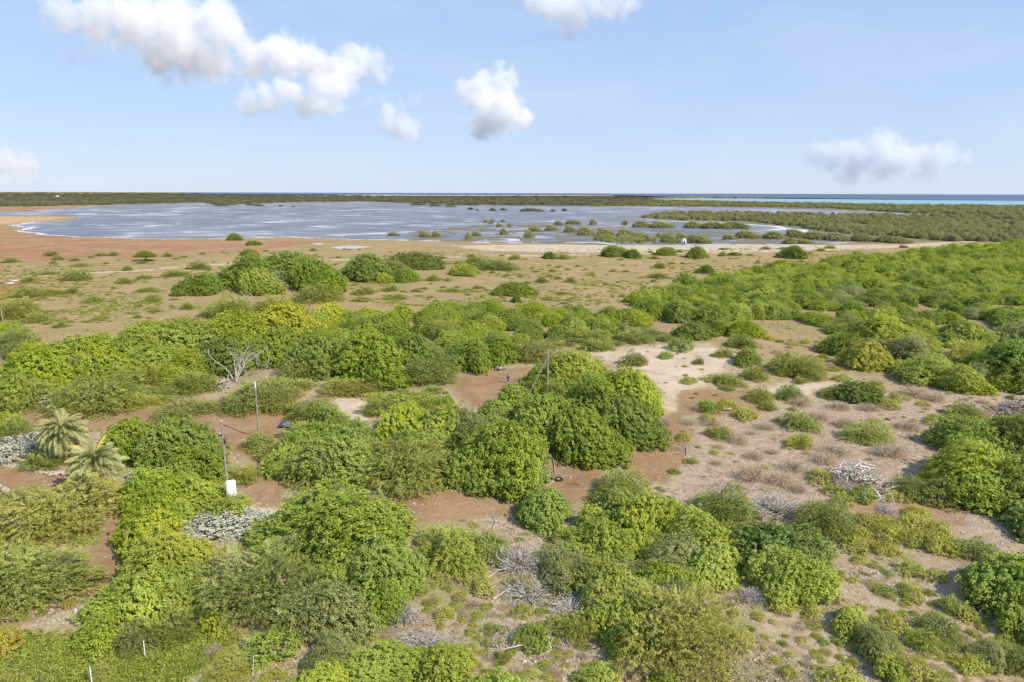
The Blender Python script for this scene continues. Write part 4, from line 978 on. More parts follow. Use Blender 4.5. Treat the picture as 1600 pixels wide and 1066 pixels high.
# stands in which single trees are told apart only by their neighbours
def in_world(poly, n, seed):
    rg = RS(seed); pw = poly_w(poly); lo, hi = pw.min(0), pw.max(0); out = []
    X = lo + (hi - lo) * rg.rand(n * 8, 2); X = X[sdist(X, pw) > 0]
    return X[:n]
KEEP = [(369, 597, 5.5), (408, 584, 4.5), (384, 600, 3), (472, 574, 3), (498, 584, 3), (362, 782, 3.2), (362, 765, 2.5), (370, 800, 3.5), (794, 598, 3.2), (790, 612, 4), (385, 474, 4), (436, 452, 5), (1074, 514, 4), (447, 666, 2.5), (873, 752, 2.0), (405, 690, 3.0), (128, 590, 4), (350, 606, 4), (356, 848, 5.5), (175, 850, 3.5), (165, 905, 4), (195, 800, 2.5), (872, 725, 4.5), (905, 745, 4.0), (865, 700, 3.0)]
KEEPW = [(*G(a, b)[:2], r) for a, b, r in KEEP]
def free(x, y, r, fac=.8):
    for a, b, k in KEEPW:
        if (a - x) ** 2 + (b - y) ** 2 < (k + r * .75) ** 2: return False
    for p in PLANTS:
        if (p['x'] - x) ** 2 + (p['y'] - y) ** 2 < (fac * (p['r'] + r)) ** 2: return False
    return True
def stand(poly, kinds, rlo, rhi, hk, seed, fac, nmax, tries=4000, group=None):
    rg = RS(seed); c = 0; w = np.array([k[1] for k in kinds], float); w /= w.sum()
    for x, y in in_world(poly, tries, seed):
        r = rlo + (rhi - rlo) * rg.rand(); k = kinds[rg.choice(len(kinds), p=w)][0]
        if not free(x, y, r, fac): continue
        ry = r * (.85 + .3 * rg.rand()); put(k, x, y, r, ry, r * (hk[0] + (hk[1] - hk[0]) * rg.rand()), group=group); c += 1
        if c >= nmax: break
GL = (('l', 5), ('g', 3), ('d', 1), ('ty', 1))
stand([(-30, 600), (60, 575), (150, 550), (300, 530), (430, 515), (520, 505), (540, 540), (530, 590), (330, 590), (300, 600), (150, 590), (60, 625), (-30, 640)], (('l', 7), ('g', 2), ('t', 1)), 2.2, 3.4, (.8, 1.1), 21, .42, 34, group='trees filling the left ridge')
stand([(-20, 600), (60, 562), (150, 537), (250, 522), (330, 514), (430, 503), (520, 502), (520, 515), (430, 522), (330, 537), (250, 547), (150, 562), (60, 592), (-20, 618)], (('l', 5), ('yl', 1), ('g', 1)), 2.8, 3.8, (.85, 1.15), 51, .26, 20, group='trees filling the left ridge')
stand([(520, 505), (700, 485), (860, 488), (1000, 492), (1000, 512), (860, 520), (700, 515), (540, 530)], (('l', 5), ('yl', 1), ('g', 2)), 2.8, 3.8, (.8, 1.1), 52, .26, 22, group='trees of the long lime belt across the middle')
stand([(470, 520), (560, 500), (700, 492), (850, 496), (1000, 500), (1005, 520), (870, 535), (800, 545), (700, 560), (620, 590), (540, 600)], GL, 2.6, 3.9, (.75, 1.1), 22, .42, 62, group='trees of the long lime belt across the middle')
stand([(430, 670), (600, 640), (700, 635), (790, 650), (860, 740), (850, 765), (700, 775), (560, 775), (440, 755)], (('g', 4), ('l', 2), ('t', 2)), 1.8, 2.8, (.8, 1.2), 23, .36, 24, group='small trees filling the mid clump')
stand([(880, 850), (950, 800), (1080, 830), (1100, 900), (1060, 960), (960, 1010), (920, 960)], (('l', 4), ('g', 3), ('a', 2)), 1.2, 2.0, (.8, 1.3), 24, .36, 30, group='small trees filling the centre thicket')
stand([(245, 800), (290, 750), (315, 790), (315, 880), (310, 950), (215, 970)], (('l', 5), ('g', 2)), 1.3, 2.0, (1.0, 1.5), 37, .40, 12, group='small trees filling the lime hedge')
stand([(800, 610), (950, 580), (1030, 660), (1000, 710), (900, 735), (800, 690)], (('g', 4), ('l', 2)), 1.8, 2.8, (.9, 1.3), 38, .36, 20, group='small trees filling the centre clump')
stand([(430, 850), (560, 790), (640, 880), (650, 960), (560, 990)], (('g', 4), ('l', 1)), 1.4, 2.2, (1.1, 1.6), 39, .36, 12, group='small trees filling the big round green crown')
stand([(60, 600), (130, 575), (230, 560), (350, 570), (470, 600), (470, 640), (330, 645), (230, 650), (60, 640)], (('t', 5), ('ty', 2), ('td', 1)), 1.9, 3.2, (.5, .75), 40, .50, 18, group='thorn trees behind the left dirt strip')
stand([(470, 585), (600, 585), (700, 600), (690, 640), (600, 640), (540, 615)], (('t', 3), ('sl', 1), ('ty', 2)), 1.2, 2.2, (.5, .8), 41, .6, 9, group='low trees left of the upper dirt lane')
stand([(1000, 515), (1120, 492), (1190, 500), (1290, 515), (1290, 470), (1150, 440), (1030, 470)], GL, 2.6, 3.8, (.7, 1.0), 25, .40, 60, group='trees of the right-hand thicket')
stand([(1290, 515), (1340, 560), (1480, 600), (1560, 610), (1640, 600), (1640, 470), (1290, 455)], (('l', 5), ('g', 3), ('d', 1), ('a', 2)), 2.6, 3.8, (.7, 1.0), 26, .40, 96, group='trees of the right-hand thicket')
stand([(1200, 530), (1290, 530), (1320, 590), (1480, 625), (1380, 640), (1250, 600), (1200, 560)], (('so', 2), ('y', 4), ('dr', 2)), .5, 1.3, (.6, .9), 27, 1.1, 22, group='low shrubs at the foot of the right-hand thicket')
stand([(1040, 650), (1250, 630), (1450, 610), (1600, 600), (1600, 640), (1440, 690), (1400, 740), (1250, 770), (1060, 760)], (('dr', 6), ('y', 2), ('so', 1)), .35, 1.1, (.5, .9), 28, 1.25, 46, group='low scrub on the dry flat')
stand([(760, 930), (960, 1000), (1150, 930), (1300, 930), (1600, 1000), (1600, 1090), (740, 1090)], (('y', 5), ('dr', 3), ('so', 2)), .25, .75, (.6, 1.0), 29, 1.2, 60, group='low scrub at the bottom right')
stand([(330, 960), (600, 930), (760, 930), (740, 1085), (330, 1085)], (('y', 4), ('dr', 2), ('sl', 2)), .3, .8, (.6, 1.0), 30, 1.1, 18, group='low scrub at the bottom centre')
stand([(560, 440), (700, 425), (900, 410), (1200, 400), (1290, 412), (1130, 440), (1000, 462), (880, 480), (600, 478)], (('so', 4), ('sd', 4), ('s', 1)), .5, 1.8, (.5, .8), 31, 1.4, 78, group='shrubs dotted over the tan plain')
stand([(-40, 440), (300, 412), (640, 400), (640, 386), (-40, 400)], (('so', 4), ('sd', 3), ('s', 1)), .8, 2.6, (.4, .7), 32, 1.6, 36, group='shrubs dotted over the red-brown plain')
stand([(40, 520), (300, 490), (420, 470), (300, 450), (100, 455)], (('so', 3), ('sd', 2)), .35, .9, (.5, .8), 33, 1.8, 18, group='small shrubs on the straw plain')
stand([(640, 400), (930, 395), (1300, 386), (1300, 400), (930, 408), (640, 415)], (('so', 3), ('sd', 3), ('g', 1)), 1.4, 3.2, (.45, .75), 34, 1.3, 30, group='bushes along the far track')
stand([(940, 540), (1150, 530), (1200, 600), (1060, 640), (1000, 600)], (('y', 3), ('so', 2)), .25, .6, (.6, .9), 35, 1.6, 18, group='tufts on the sandy clearing')
stand([(820, 540), (1010, 510), (1040, 535), (920, 545)], (('so', 3), ('t', 2)), 1.2, 2.2, (.5, .7), 36, .8, 10, group='low olive trees left of the sandy clearing')

# ------------------------------------------------------------------ masses nobody could count
BD = [blob_q(131 + k, 170, .14) for k in range(4)]
BF = [blob_q(141 + k, 26, .42) for k in range(5)]
def mass(name, items, protos, mat, label, seed=0):
    rg = RS(seed); qs = []; ti = []; tp = []
    for (x, y, r, ry, h) in items:
        q, t, p = protos[rg.randint(len(protos))]; a = rg.rand() * 6.28; ca, sa = math.cos(a), math.sin(a)
        v = q @ np.array([[ca, sa, 0], [-sa, ca, 0], [0, 0, 1]]); v = v * np.array([r, ry, h]) + np.array([x, y, float(zt(x, y)) - .05])
        qs.append(v); ti.append(np.clip(t + rg.normal() * .22, 0, 1)); tp.append(p)
    me = quads_mesh(name, np.vstack(qs), mat, np.concatenate(ti), np.concatenate(tp))
    o = link(name, me); o['kind'] = 'stuff'; o['label'] = label; return o
def instanced(name, items, srcs, label, seed):
    rg = RS(seed); it = np.array(items); n = len(it)
    me = mesh_np(name, np.column_stack([it[:, 0], it[:, 1], zt(it[:, 0], it[:, 1]) - .05]), [], None) if False else bpy.data.meshes.new(name)
    me.from_pydata([(a, b, float(zt(a, b)) - .05) for a, b in it[:, :2]], [], [])
    at = me.attributes.new('scl', 'FLOAT_VECTOR', 'POINT'); at.data.foreach_set('vector', it[:, 2:5].astype(np.float32).ravel())
    at = me.attributes.new('yaw', 'FLOAT_VECTOR', 'POINT'); at.data.foreach_set('vector', np.column_stack([np.zeros(n), np.zeros(n), rg.rand(n) * 6.28]).astype(np.float32).ravel())
    at = me.attributes.new('pick', 'INT', 'POINT'); at.data.foreach_set('value', rg.randint(len(srcs), size=n).astype(np.int32))
    o = link(name, me); o['kind'] = 'stuff'; o['label'] = label
    ng = bpy.data.node_groups.new(name, 'GeometryNodeTree'); ng.interface.new_socket('Geometry', in_out='INPUT', socket_type='NodeSocketGeometry'); ng.interface.new_socket('Geometry', in_out='OUTPUT', socket_type='NodeSocketGeometry')
    gi = ng.nodes.new('NodeGroupInput'); go = ng.nodes.new('NodeGroupOutput'); jn = ng.nodes.new('GeometryNodeJoinGeometry')
    def attr(nm, typ):
        a = ng.nodes.new('GeometryNodeInputNamedAttribute'); a.data_type = typ; a.inputs[0].default_value = nm; return [q for q in a.outputs if q.enabled and q.name == 'Attribute'][0]
    for k, s_ in enumerate(srcs):
        oi = ng.nodes.new('GeometryNodeObjectInfo'); oi.transform_space = 'ORIGINAL'; oi.inputs['Object'].default_value = s_
        eq = ng.nodes.new('FunctionNodeCompare'); eq.data_type = 'INT'; eq.operation = 'EQUAL'; ng.links.new(attr('pick', 'INT'), [q for q in eq.inputs if q.enabled][0]); [q for q in eq.inputs if q.enabled][1].default_value = k
        ip = ng.nodes.new('GeometryNodeInstanceOnPoints'); ng.links.new(gi.outputs[0], ip.inputs['Points']); ng.links.new(eq.outputs[0], ip.inputs['Selection']); sm = ng.nodes.new('GeometryNodeSetMaterial'); sm.inputs['Material'].default_value = s_.material_slots[0].material; ng.links.new(oi.outputs['Geometry'], sm.inputs['Geometry']); ng.links.new(sm.outputs[0], ip.inputs['Instance'])
        ng.links.new(attr('scl', 'FLOAT_VECTOR'), ip.inputs['Scale']); er = ng.nodes.new('FunctionNodeEulerToRotation'); ng.links.new(attr('yaw', 'FLOAT_VECTOR'), er.inputs[0]); ng.links.new(er.outputs[0], ip.inputs['Rotation'])
        ng.links.new(ip.outputs[0], jn.inputs[0])
    ng.links.new(jn.outputs[0], go.inputs[0]); md = o.modifiers.new('plants', 'NODES'); md.node_group = ng; return o
def px_items(poly, n, seed, kr, rmin, h0, h1, dens=None, ymul=1.0):
    rg = RS(seed); p = np.asarray(poly, float); lo, hi = p.min(0), p.max(0); X = lo + (hi - lo) * rg.rand(n * 6, 2)
    X = X[inpx(X[:, 0], X[:, 1], p)][:n]; out = []
    for a, b in X:
        g = G(a, b); D = math.hypot(g[0], g[1])
        if dens is not None and fbm(np.array([g[0] / dens[0]]), np.array([g[1] / dens[0]]), 3, seed)[0] < dens[1]: continue
        r = max(rmin, kr * D) * (.7 + .7 * rg.rand()); out.append((g[0], g[1], r, r * ymul, h0 + (h1 - h0) * rg.rand()))
    return out
def wd_items(poly, n, seed, rlo, rhi, hk, fac):
    rg = RS(seed); out = []; cell = {}
    for x, y in in_world(poly, n * 6, seed):
        r = rlo + (rhi - rlo) * rg.rand(); k = (int(x // 8), int(y // 8)); ok = free(x, y, r, .5)
        for a in (-1, 0, 1):
            for b in (-1, 0, 1):
                for (u, v, s) in cell.get((k[0] + a, k[1] + b), ()):
                    if (u - x) ** 2 + (v - y) ** 2 < (fac * (s + r)) ** 2: ok = False
        if not ok: continue
        cell.setdefault(k, []).append((x, y, r)); out.append((x, y, r, r * (.85 + .3 * rg.rand()), r * (hk[0] + (hk[1] - hk[0]) * rg.rand())))
        if len(out) >= n: break
    return out
def build_masses():
    far = [(990, 470), (1130, 438), (1230, 420), (1330, 407), (1420, 400), (1500, 391), (1640, 381), (1640, 478), (1290, 470), (1190, 500), (1100, 498), (1000, 492)]
    it = wd_items(far, 1500, 41, 2.0, 4.6, (.55, 1.15), .42); it = [a for a in it if fbm(np.array([a[0] / 22]), np.array([a[1] / 30]), 3, 15)[0] < .70]; rg = RS(3); s = rg.rand(len(it))
    nz = np.array([fbm(np.array([a[0] / 28]), np.array([a[1] / 40]), 3, 5)[0] for a in it])
    cls = np.where(nz + (s - .5) * .4 >  .40, 0, 1)
    for kk, (mk, lab) in enumerate((('l', 'lime green part of the dense far thicket at right'), ('g', 'darker green part of the dense far thicket at right'))):
        src = [p['o'] for p in PLANTS if p['kind'] == mk and p['o'].children]
        seen = {}
        for o in src:
            c = [c for c in o.children if c.name.startswith('crown')][0]; seen.setdefault(source_key(c), c)
        instanced('thicket', [a for a, k in zip(it, cls) if k == kk], list(seen.values())[:6], lab, kk)
    ax = in_world(far, 260, 48); rg = RS(49)
    ol = [(x, y, q, q, q * .6) for (x, y), q in zip(ax, 1.4 + 1.8 * rg.rand(len(ax))) if free(x, y, q, .4)]
    src = {}
    for p in PLANTS:
        if p['kind'] in ('ty', 'a', 't') and p['o'].children: c = [c for c in p['o'].children if c.name.startswith('crown')][0]; src.setdefault(source_key(c), c)
    instanced('thicket', ol, list(src.values())[:8], 'paler olive bushes scattered in the far thicket at right', 9)
    f1 = [(1005, 341), (1040, 333), (1180, 333), (1300, 336), (1640, 338), (1640, 379), (1490, 378), (1420, 372), (1310, 365), (1240, 354), (1170, 346), (1060, 344)]
    it = px_items(f1, 2600, 42, .0040, 2.0, 2.0, 4.8, (55, .38))
    instanced('mangrove_forest', it, list(MSRC.values()), 'olive mangrove forest between lagoon and sea at right', 3)
    f2 = [(930, 316), (1010, 312.6), (1100, 314.2), (1200, 316.6), (1300, 318.4), (1460, 321), (1640, 323), (1640, 338), (1430, 334), (1300, 326), (1180, 323.5), (1010, 322), (930, 322)]
    it = px_items(f2, 1900, 43, .003, 3.0, 3, 5.5); instanced('mangrove_forest', it, list(MSRC.values()), 'dark mangrove strip in front of the turquoise shallows', 4)
    f3 = [(-80, 300.2), (300, 301.4), (330, 303.4), (560, 305.4), (640, 306.2), (960, 306.8), (1020, 309), (1010, 321.5), (900, 321.5), (720, 320.5), (650, 317.5), (575, 314.5), (450, 316), (380, 318.5), (355, 321), (335, 320), (320, 316), (200, 319), (150, 321.0), (70, 322.5), (-80, 324.5)]
    it = px_items(f3, 6500, 44, .0022, 3.0, 3.5, 7.0, None, 1.6); instanced('far_woodland', it, list(MDSRC.values()), 'dark low woodland along the far side of the lagoon', 5)
    f4 = [(1000, 309.2), (1080, 307.6), (1180, 308.6), (1235, 309.8), (1150, 310.4), (1040, 310.6)]
    it = px_items(f4, 260, 45, .0016, 3.0, 4, 7); mass('mangrove_forest', it, BF, M['mang'], 'thin green mangrove spit between sea and turquoise shallows', 6)
    f5 = [(930, 372), (1060, 368), (1110, 372), (1100, 381), (980, 381), (930, 378)]
    it = px_items(f5, 150, 46, .003, 1.2, 1.2, 2.6); instanced('reed_bed', it, list(src.values())[:8], 'olive marsh growth on the lagoon margin left of the white hut', 7)
    # bare trunks standing in the flooded part
    rg = RS(47); mb_v = []; mb_f = []; n = 0
    dp = np.array([(890, 350), (960, 332), (1010, 326), (1200, 330), (1260, 338), (1100, 343), (1020, 346), (1000, 362), (900, 360)], float)
    X = dp.min(0) + (dp.max(0) - dp.min(0)) * rg.rand(2600, 2); X = X[inpx(X[:, 0], X[:, 1], dp)][:900]
    dp2 = np.array([(1140, 356), (1300, 366), (1400, 372), (1300, 380), (1160, 376)], float); X2 = dp2.min(0) + (dp2.max(0) - dp2.min(0)) * rg.rand(500, 2); X2 = X2[inpx(X2[:, 0], X2[:, 1], dp2)][:140]
    mb = MB()
    for a, b in np.vstack([X, X2]):
        g = G(a, b); h = 1.5 + 3 * rg.rand(); t = rg.normal(size=2) * .5; w = .07 + .06 * rg.rand()
        mb.tube([(g[0], g[1], -.2), (g[0] + t[0] * .4, g[1] + t[1] * .4, h * .55), (g[0] + t[0] * 1.2, g[1] + t[1], h)], [w * 1.5, w, w * .4], 3)
    o = link('dead_mangrove_trunks', mb.mesh('dead_mangrove_trunks', M['greywood'])); o['kind'] = 'stuff'; o['label'] = 'bare grey mangrove trunks standing in the flooded lagoon edge'

def build_plain_scrub():
    lo = [(-60, 412), (300, 400), (640, 392), (1300, 386), (1420, 386), (1300, 412), (1130, 440), (1000, 470), (860, 485), (640, 480), (420, 480), (280, 500), (60, 522), (-60, 500)]
    r = RS(71); X = np.column_stack([-60 + 1500 * r.rand(30000), 386 + 140 * r.rand(30000)]); X = X[inpx(X[:, 0], X[:, 1], lo)]; W = np.array([G(a, b)[:2] for a, b in X])
    w = fbm(W[:, 0] / 26, W[:, 1] / 34, 4, 21) + .10 * (X[:, 0] - 500) / 900; k = w > .54; X, W = X[k], W[k]
    ok = np.array([free(a, b, .2, .9) for a, b in W[:6000]]); W = W[:6000][ok]; n = len(W); s = .2 + .9 * r.rand(n) ** 2.4
    ex = []; es = []
    for p in PLANTS:
        if math.hypot(p['x'], p['y']) > 165 and p['o']['category'] in ('shrub', 'thorn bush', 'tree') and p['r'] < 6 and inpx(np.array([p['px']]), np.array([p['py']]), lo)[0]:
            for q in range(5 + r.randint(6)):
                a = r.rand() * 6.28; d = p['r'] * (.8 + 1.0 * r.rand() ** 1.5); ex.append((p['x'] + d * math.cos(a) * 1.3, p['y'] + d * math.sin(a))); es.append(min(1.6, p['r'] * (.16 + .34 * r.rand())))
    W = np.vstack([W, np.array(ex)]); s = np.concatenate([s, np.array(es)]); n = len(W); pm = r.permutation(n); W = W[pm]; s = s[pm]
    it = [(a, b, q, q * (.7 + .6 * u), q * (.25 + .35 * v)) for (a, b), q, u, v in zip(W, s, r.rand(n), r.rand(n))]
    def srcs(kinds):
        seen = {}
        for p in PLANTS:
            if p['kind'] in kinds:
                c = p['o'] if p['o'].data else [c for c in p['o'].children if c.name.startswith(('crown', 'foliage'))][0]; seen.setdefault(source_key(c), c)
        return list(seen.values())[:7]
    h = n // 2
    instanced('plain_scrub', it[:h], srcs(('so', 't')), 'low olive weeds and scrub spread over the tan plain', 31)
    instanced('plain_scrub', it[h:], srcs(('ty', 'y', 's')), 'low yellow-green weeds spread over the tan plain', 32)
    # the scrub goes on beyond the edges of the picture
    out = []
    for k, pl in enumerate(([(1690, 480), (2150, 480), (2150, 1090), (1690, 1090)], [(-90, 540), (-520, 540), (-520, 1090), (-90, 1090)], [(-300, 1125), (1900, 1125), (1900, 1300), (-300, 1300)])):
        out += wd_items(pl, 130, 80 + k, 1.2, 3.2, (.6, 1.0), .62)
    o3 = RS(83).permutation(len(out)); c = len(out) // 3
    for k, (kd, lb) in enumerate(((('l',), 'bright green scrub continuing past the edges of the picture'), (('g', 'd'), 'darker green scrub continuing past the edges of the picture'), (('t', 'ty'), 'olive thorn scrub continuing past the edges of the picture'))):
        instanced('outlying_scrub', [out[i] for i in o3[k * c:(k + 1) * c]], srcs(kd), lb, 90 + k)
    # undergrowth that fills the floor between the near trees
    r = RS(72); X = np.column_stack([-40 + 1680 * r.rand(16000), 470 + 620 * r.rand(16000)]); W = np.array([G(a, b)[:2] for a, b in X]); k = fbm(W[:, 0] / 9, W[:, 1] / 9, 4, 23) > .50
    for p in Z_DIRT + Z_SAND + Z_GRASS: k &= ~inpx(X[:, 0], X[:, 1], p)
    for p in Z_GRAVEL[:1]: k &= ~(inpx(X[:, 0], X[:, 1], p) & (r.rand(len(X)) < .7))
    W = W[k][:3600]; n = len(W); s = .12 + .42 * r.rand(n) ** 2.0
    it = [(a, b, q, q * (.7 + .6 * u), q * (.4 + .5 * v)) for (a, b), q, u, v in zip(W, s, r.rand(n), r.rand(n))]; a, b = n // 3, 2 * n // 3
    instanced('undergrowth', it[:a], srcs(('y',)), 'small yellow-green undergrowth between the bushes', 33)
    instanced('undergrowth', it[a:b], srcs(('sl', 's', 'so')), 'small green undergrowth between the bushes', 34)
    instanced('undergrowth', it[b:], srcs(('dr',)), 'small dry brown undergrowth between the bushes', 35)

def build_ground_stuff():
    rg = RS(61)
    # loose stones
    octa = np.array([[1, 0, 0], [0, 1, 0], [-1, 0, 0], [0, -1, 0], [0, 0, .7], [0, 0, -.4]], float)
    of = np.array([[0, 1, 4], [1, 2, 4], [2, 3, 4], [3, 0, 4], [1, 0, 5], [2, 1, 5], [3, 2, 5], [0, 3, 5]])
    def pts(n, polys=None, y0=545, y1=1085, seed=1):
        r = RS(seed); X = np.column_stack([-20 + 1640 * r.rand(n), y0 + (y1 - y0) * r.rand(n)])
        if polys is not None:
            k = np.zeros(n, bool)
            for p in polys: k |= inpx(X[:, 0], X[:, 1], p)
            X = X[k]
        W = np.array([G(a, b)[:2] for a, b in X]); return X, W
    def drop(X, W, polys):
        k = np.ones(len(X), bool)
        for p in polys: k &= ~inpx(X[:, 0], X[:, 1], p)
        return X[k], W[k]
    X, W = pts(52000, seed=62); k = fbm(W[:, 0] / 5, W[:, 1] / 5, 3, 4) > .50; X, W = X[k], W[k]; X, W = drop(X, W, Z_DIRT + Z_GRASS + Z_SAND)
    X2, W2 = pts(60000, Z_GRAVEL, seed=63); k = fbm(W2[:, 0] / 4, W2[:, 1] / 4, 3, 5) > .40; X3, W3 = pts(60000, Z_DIRT, seed=68); W = np.vstack([W, W2[k], W3[fbm(W3[:, 0] / 3, W3[:, 1] / 3, 3, 6) > .56][:1500]])
    n = len(W); s = (.04 + .085 * rg.rand(n) ** 2.0) * (1 + (rg.rand(n) < .02) * 1.0)
    a = rg.rand(n) * 6.28; V = octa[None] * (1 + .35 * rg.normal(size=(n, 6, 1)).clip(-1, 1)) * s[:, None, None] * np.stack([.7 + .8 * rg.rand(n), .7 + .6 * rg.rand(n), .6 + .5 * rg.rand(n)], -1)[:, None]
    ca, sa = np.cos(a)[:, None], np.sin(a)[:, None]; V = np.stack([V[..., 0] * ca - V[..., 1] * sa, V[..., 0] * sa + V[..., 1] * ca, V[..., 2]], -1)
    V += np.column_stack([W, zt(W[:, 0], W[:, 1])])[:, None]
    F = (of[None] + (np.arange(n) * 6)[:, None, None]).reshape(-1, 3)
    o = link('loose_stones', mesh_np('loose_stones', V.reshape(-1, 3), F, M['rock'])); o['kind'] = 'stuff'; o['label'] = 'pale loose stones strewn over the dry ground'
    # grass
    def tufts(name, W, mat, hlo, hhi, nb, label, spread=.16):
        n = len(W); N_ = n * nb; c = np.repeat(np.column_stack([W, zt(W[:, 0], W[:, 1]) - .02]), nb, 0)
        c[:, :2] += rg.normal(size=(N_, 2)) * spread; h = (hlo + (hhi - hlo) * rg.rand(N_)); d = unit(rg.normal(size=(N_, 3)) * np.array([.55, .55, .1]) + np.array([0, 0, .8]))
        lat = unit(np.cross(d, rdir(rg, N_))) * (.012 + .02 * rg.rand(N_))[:, None] * (h / .3)[:, None]
        b1 = c - lat; b2 = c + lat; md = c + d * h[:, None] * .6; e = c + d * h[:, None] - np.array([0, 0, 1]) * (h * .2)[:, None] + d * np.array([.25, .25, 0]) * h[:, None]
        q = np.stack([b1, b2, md + lat * .7, e], 1)
        o = link(name, quads_mesh(name, q, mat, rg.rand(N_), (rg.rand(N_) < .2) * .6)); o['kind'] = 'stuff'; o['label'] = label
    X, W = pts(30000, seed=64); k = fbm(W[:, 0] / 7, W[:, 1] / 7, 4, 8) > .53; X, W = X[k], W[k]; X, W = drop(X, W, Z_DIRT + Z_SAND)
    tufts('dry_grass', W, M['grassdry'], .10, .32, 5, 'short straw-coloured grass tufts on the dry ground')
    X, W = pts(15000, seed=65); k = fbm(W[:, 0] / 9 + 5, W[:, 1] / 9, 4, 9) > .55; X, W = X[k], W[k]; X, W = drop(X, W, Z_DIRT + Z_SAND)
    tufts('ground_cover', W, M['ysh'], .08, .24, 6, 'low yellow-green ground cover between the stones', .2)
    X, W = pts(60000, Z_GRASS, y0=800, seed=66); W = W[:5200]
    tufts('green_grass', W, M['grass'], .15, .42, 6, 'soft green grass at the lower left corner')
    X, W = pts(9000, y0=400, y1=545, seed=67); k = fbm(W[:, 0] / 16, W[:, 1] / 30, 3, 10) > .56; W = W[k]
    tufts('plain_grass', W, M['grassdry'], .25, .7, 4, 'low straw and weeds on the tan plain', .6)

# ------------------------------------------------------------------ dead wood
def branch_paths(rg, p, d, L, r, lev, out, bend=.25):
    n = 4; path = [np.array(p, float)]; dd = np.array(d, float)
    for k in range(n):
        dd = unit(dd + rg.normal(size=3) * bend + np.array([0, 0, .05])); path.append(path[-1] + dd * L / n)
    out.append((lev, path, np.linspace(r, r * .45, n + 1)))
    if lev < 3:
        for k in range(2 + rg.randint(2)):
            t = 2 + rg.randint(n - 1); nd = unit(dd + rg.normal(size=3) * .75)
            branch_paths(rg, path[t], nd, L * (.5 + .3 * rg.rand()), r * .5, lev + 1, out, bend)
def dead_tree(bx, by, top, label, seed, dirs, mat, r0=.11, group=None, cat='dead tree', name='dead_tree'):
    g = G(bx, by); z = float(zt(g[0], g[1])); rg = RS(seed)
    lo, hi = .2, 12
    for _ in range(20):
        h = (lo + hi) / 2
        if P(g[0], g[1], h)[1] > top: lo = h
        else: hi = h
    t = thing(name, (g[0], g[1], z), label, cat, group)
    for i, d in enumerate(dirs):
        out = []; branch_paths(rg, (0, 0, -.1), unit(np.array(d, float)), h * .55, r0 * (1 if i == 0 else .75), 0, out, .16)
        zmax = max(max(q[2] for q in p) for _, p, _ in out); s = h / max(zmax, .1) if i == 0 else min(1.2, h / max(zmax, .1))
        a = MB(); b = MB(); nb = 0
        for lev, p, r in out:
            pp = np.array(p) * s
            if lev <= 0: a.tube(pp, r, 6)
            else: b.tube(pp, r, 4 if lev < 3 else 3); nb += 1
        link('limb' if i else 'trunk', a.mesh('trunk', mat), t)
        if nb: link('branches', b.mesh('branches', mat), t)['kind'] = 'stuff'
    return t
def brush_pile(xl, xr, yt, yb, label, seed, n, mat):
    x, y, r, ry, h = fit(xl, xr, yt, yb, .5, .85); rg = RS(seed); t = thing('brush_pile', (x, y, float(zt(x, y))), label, 'brush pile')
    st = MB()
    for k in range(n):
        a = rg.rand() * 6.28; q = rg.rand() ** .5; c = np.array([r * q * math.cos(a) * .85, ry * q * math.sin(a) * .85, 0]); c[2] = h * (1 - q * q) * (.3 + .7 * rg.rand())
        d = unit(rg.normal(size=3) * np.array([1, 1, .35])); L = r * (.35 + .50 * rg.rand()); bend = rg.normal(size=3) * .12 * L
        p = [c - d * L / 2, c + bend, c + d * L / 2 + np.array([0, 0, .1 * L])]; p = [np.array([u[0], u[1], max(u[2], .03)]) for u in p]
        rr = .04 + .085 * rg.rand() ** 2
        V = MB()
        tgt = V if k < 60 else st
        tgt.tube([p[0], (p[0] + p[1]) / 2 + bend * .2, p[1], (p[1] + p[2]) / 2, p[2]], [rr, rr * .95, rr * .8, rr * .6, rr * .3], 5)
        for w in range(2):
            f = p[1] + (p[2] - p[1]) * rg.rand() * .7; e = f + unit(d + rg.normal(size=3) * .6) * L * .3; tgt.tube([f, (f + e) / 2 + rg.normal(size=3) * .03, e], [rr * .55, rr * .4, rr * .15], 4)
        if k < 60: link('branch', V.mesh('branch', mat), t)
    if st.V: link('twigs', st.mesh('twigs', mat), t)['kind'] = 'stuff'
    return t
def fallen(pts_px, r, label, mat, seed, lift=.25, forks=3, name='fallen_branch'):
    rg = RS(seed); P3 = np.array([G(a, b) for a, b in pts_px]); P3[:, 2] = zt(P3[:, 0], P3[:, 1])
    o0 = P3[0].copy(); t = thing(name, tuple(o0), label, 'fallen branch'); Q3 = P3 - o0; n = len(Q3)
    Q3[:, 2] += r * .6 + lift * np.sin(np.linspace(0, 2.6, n))
    m_ = MB().tube(Q3, np.linspace(r, r * .45, n), 6, True); link('limb', m_.mesh('limb', mat), t)
    b = MB()
    for k in range(forks):
        i = 1 + rg.randint(n - 1); L = np.linalg.norm(Q3[-1] - Q3[0]) * .3; f = Q3[i]; e = f + unit(rg.normal(size=3) * np.array([1, 1, .3]) + np.array([0, 0, .35])) * L
        b.tube([f, (f + e) / 2 + rg.normal(size=3) * .06, e], [r * .6, r * .4, r * .15], 4)
    if forks: link('twigs', b.mesh('twigs', mat), t)
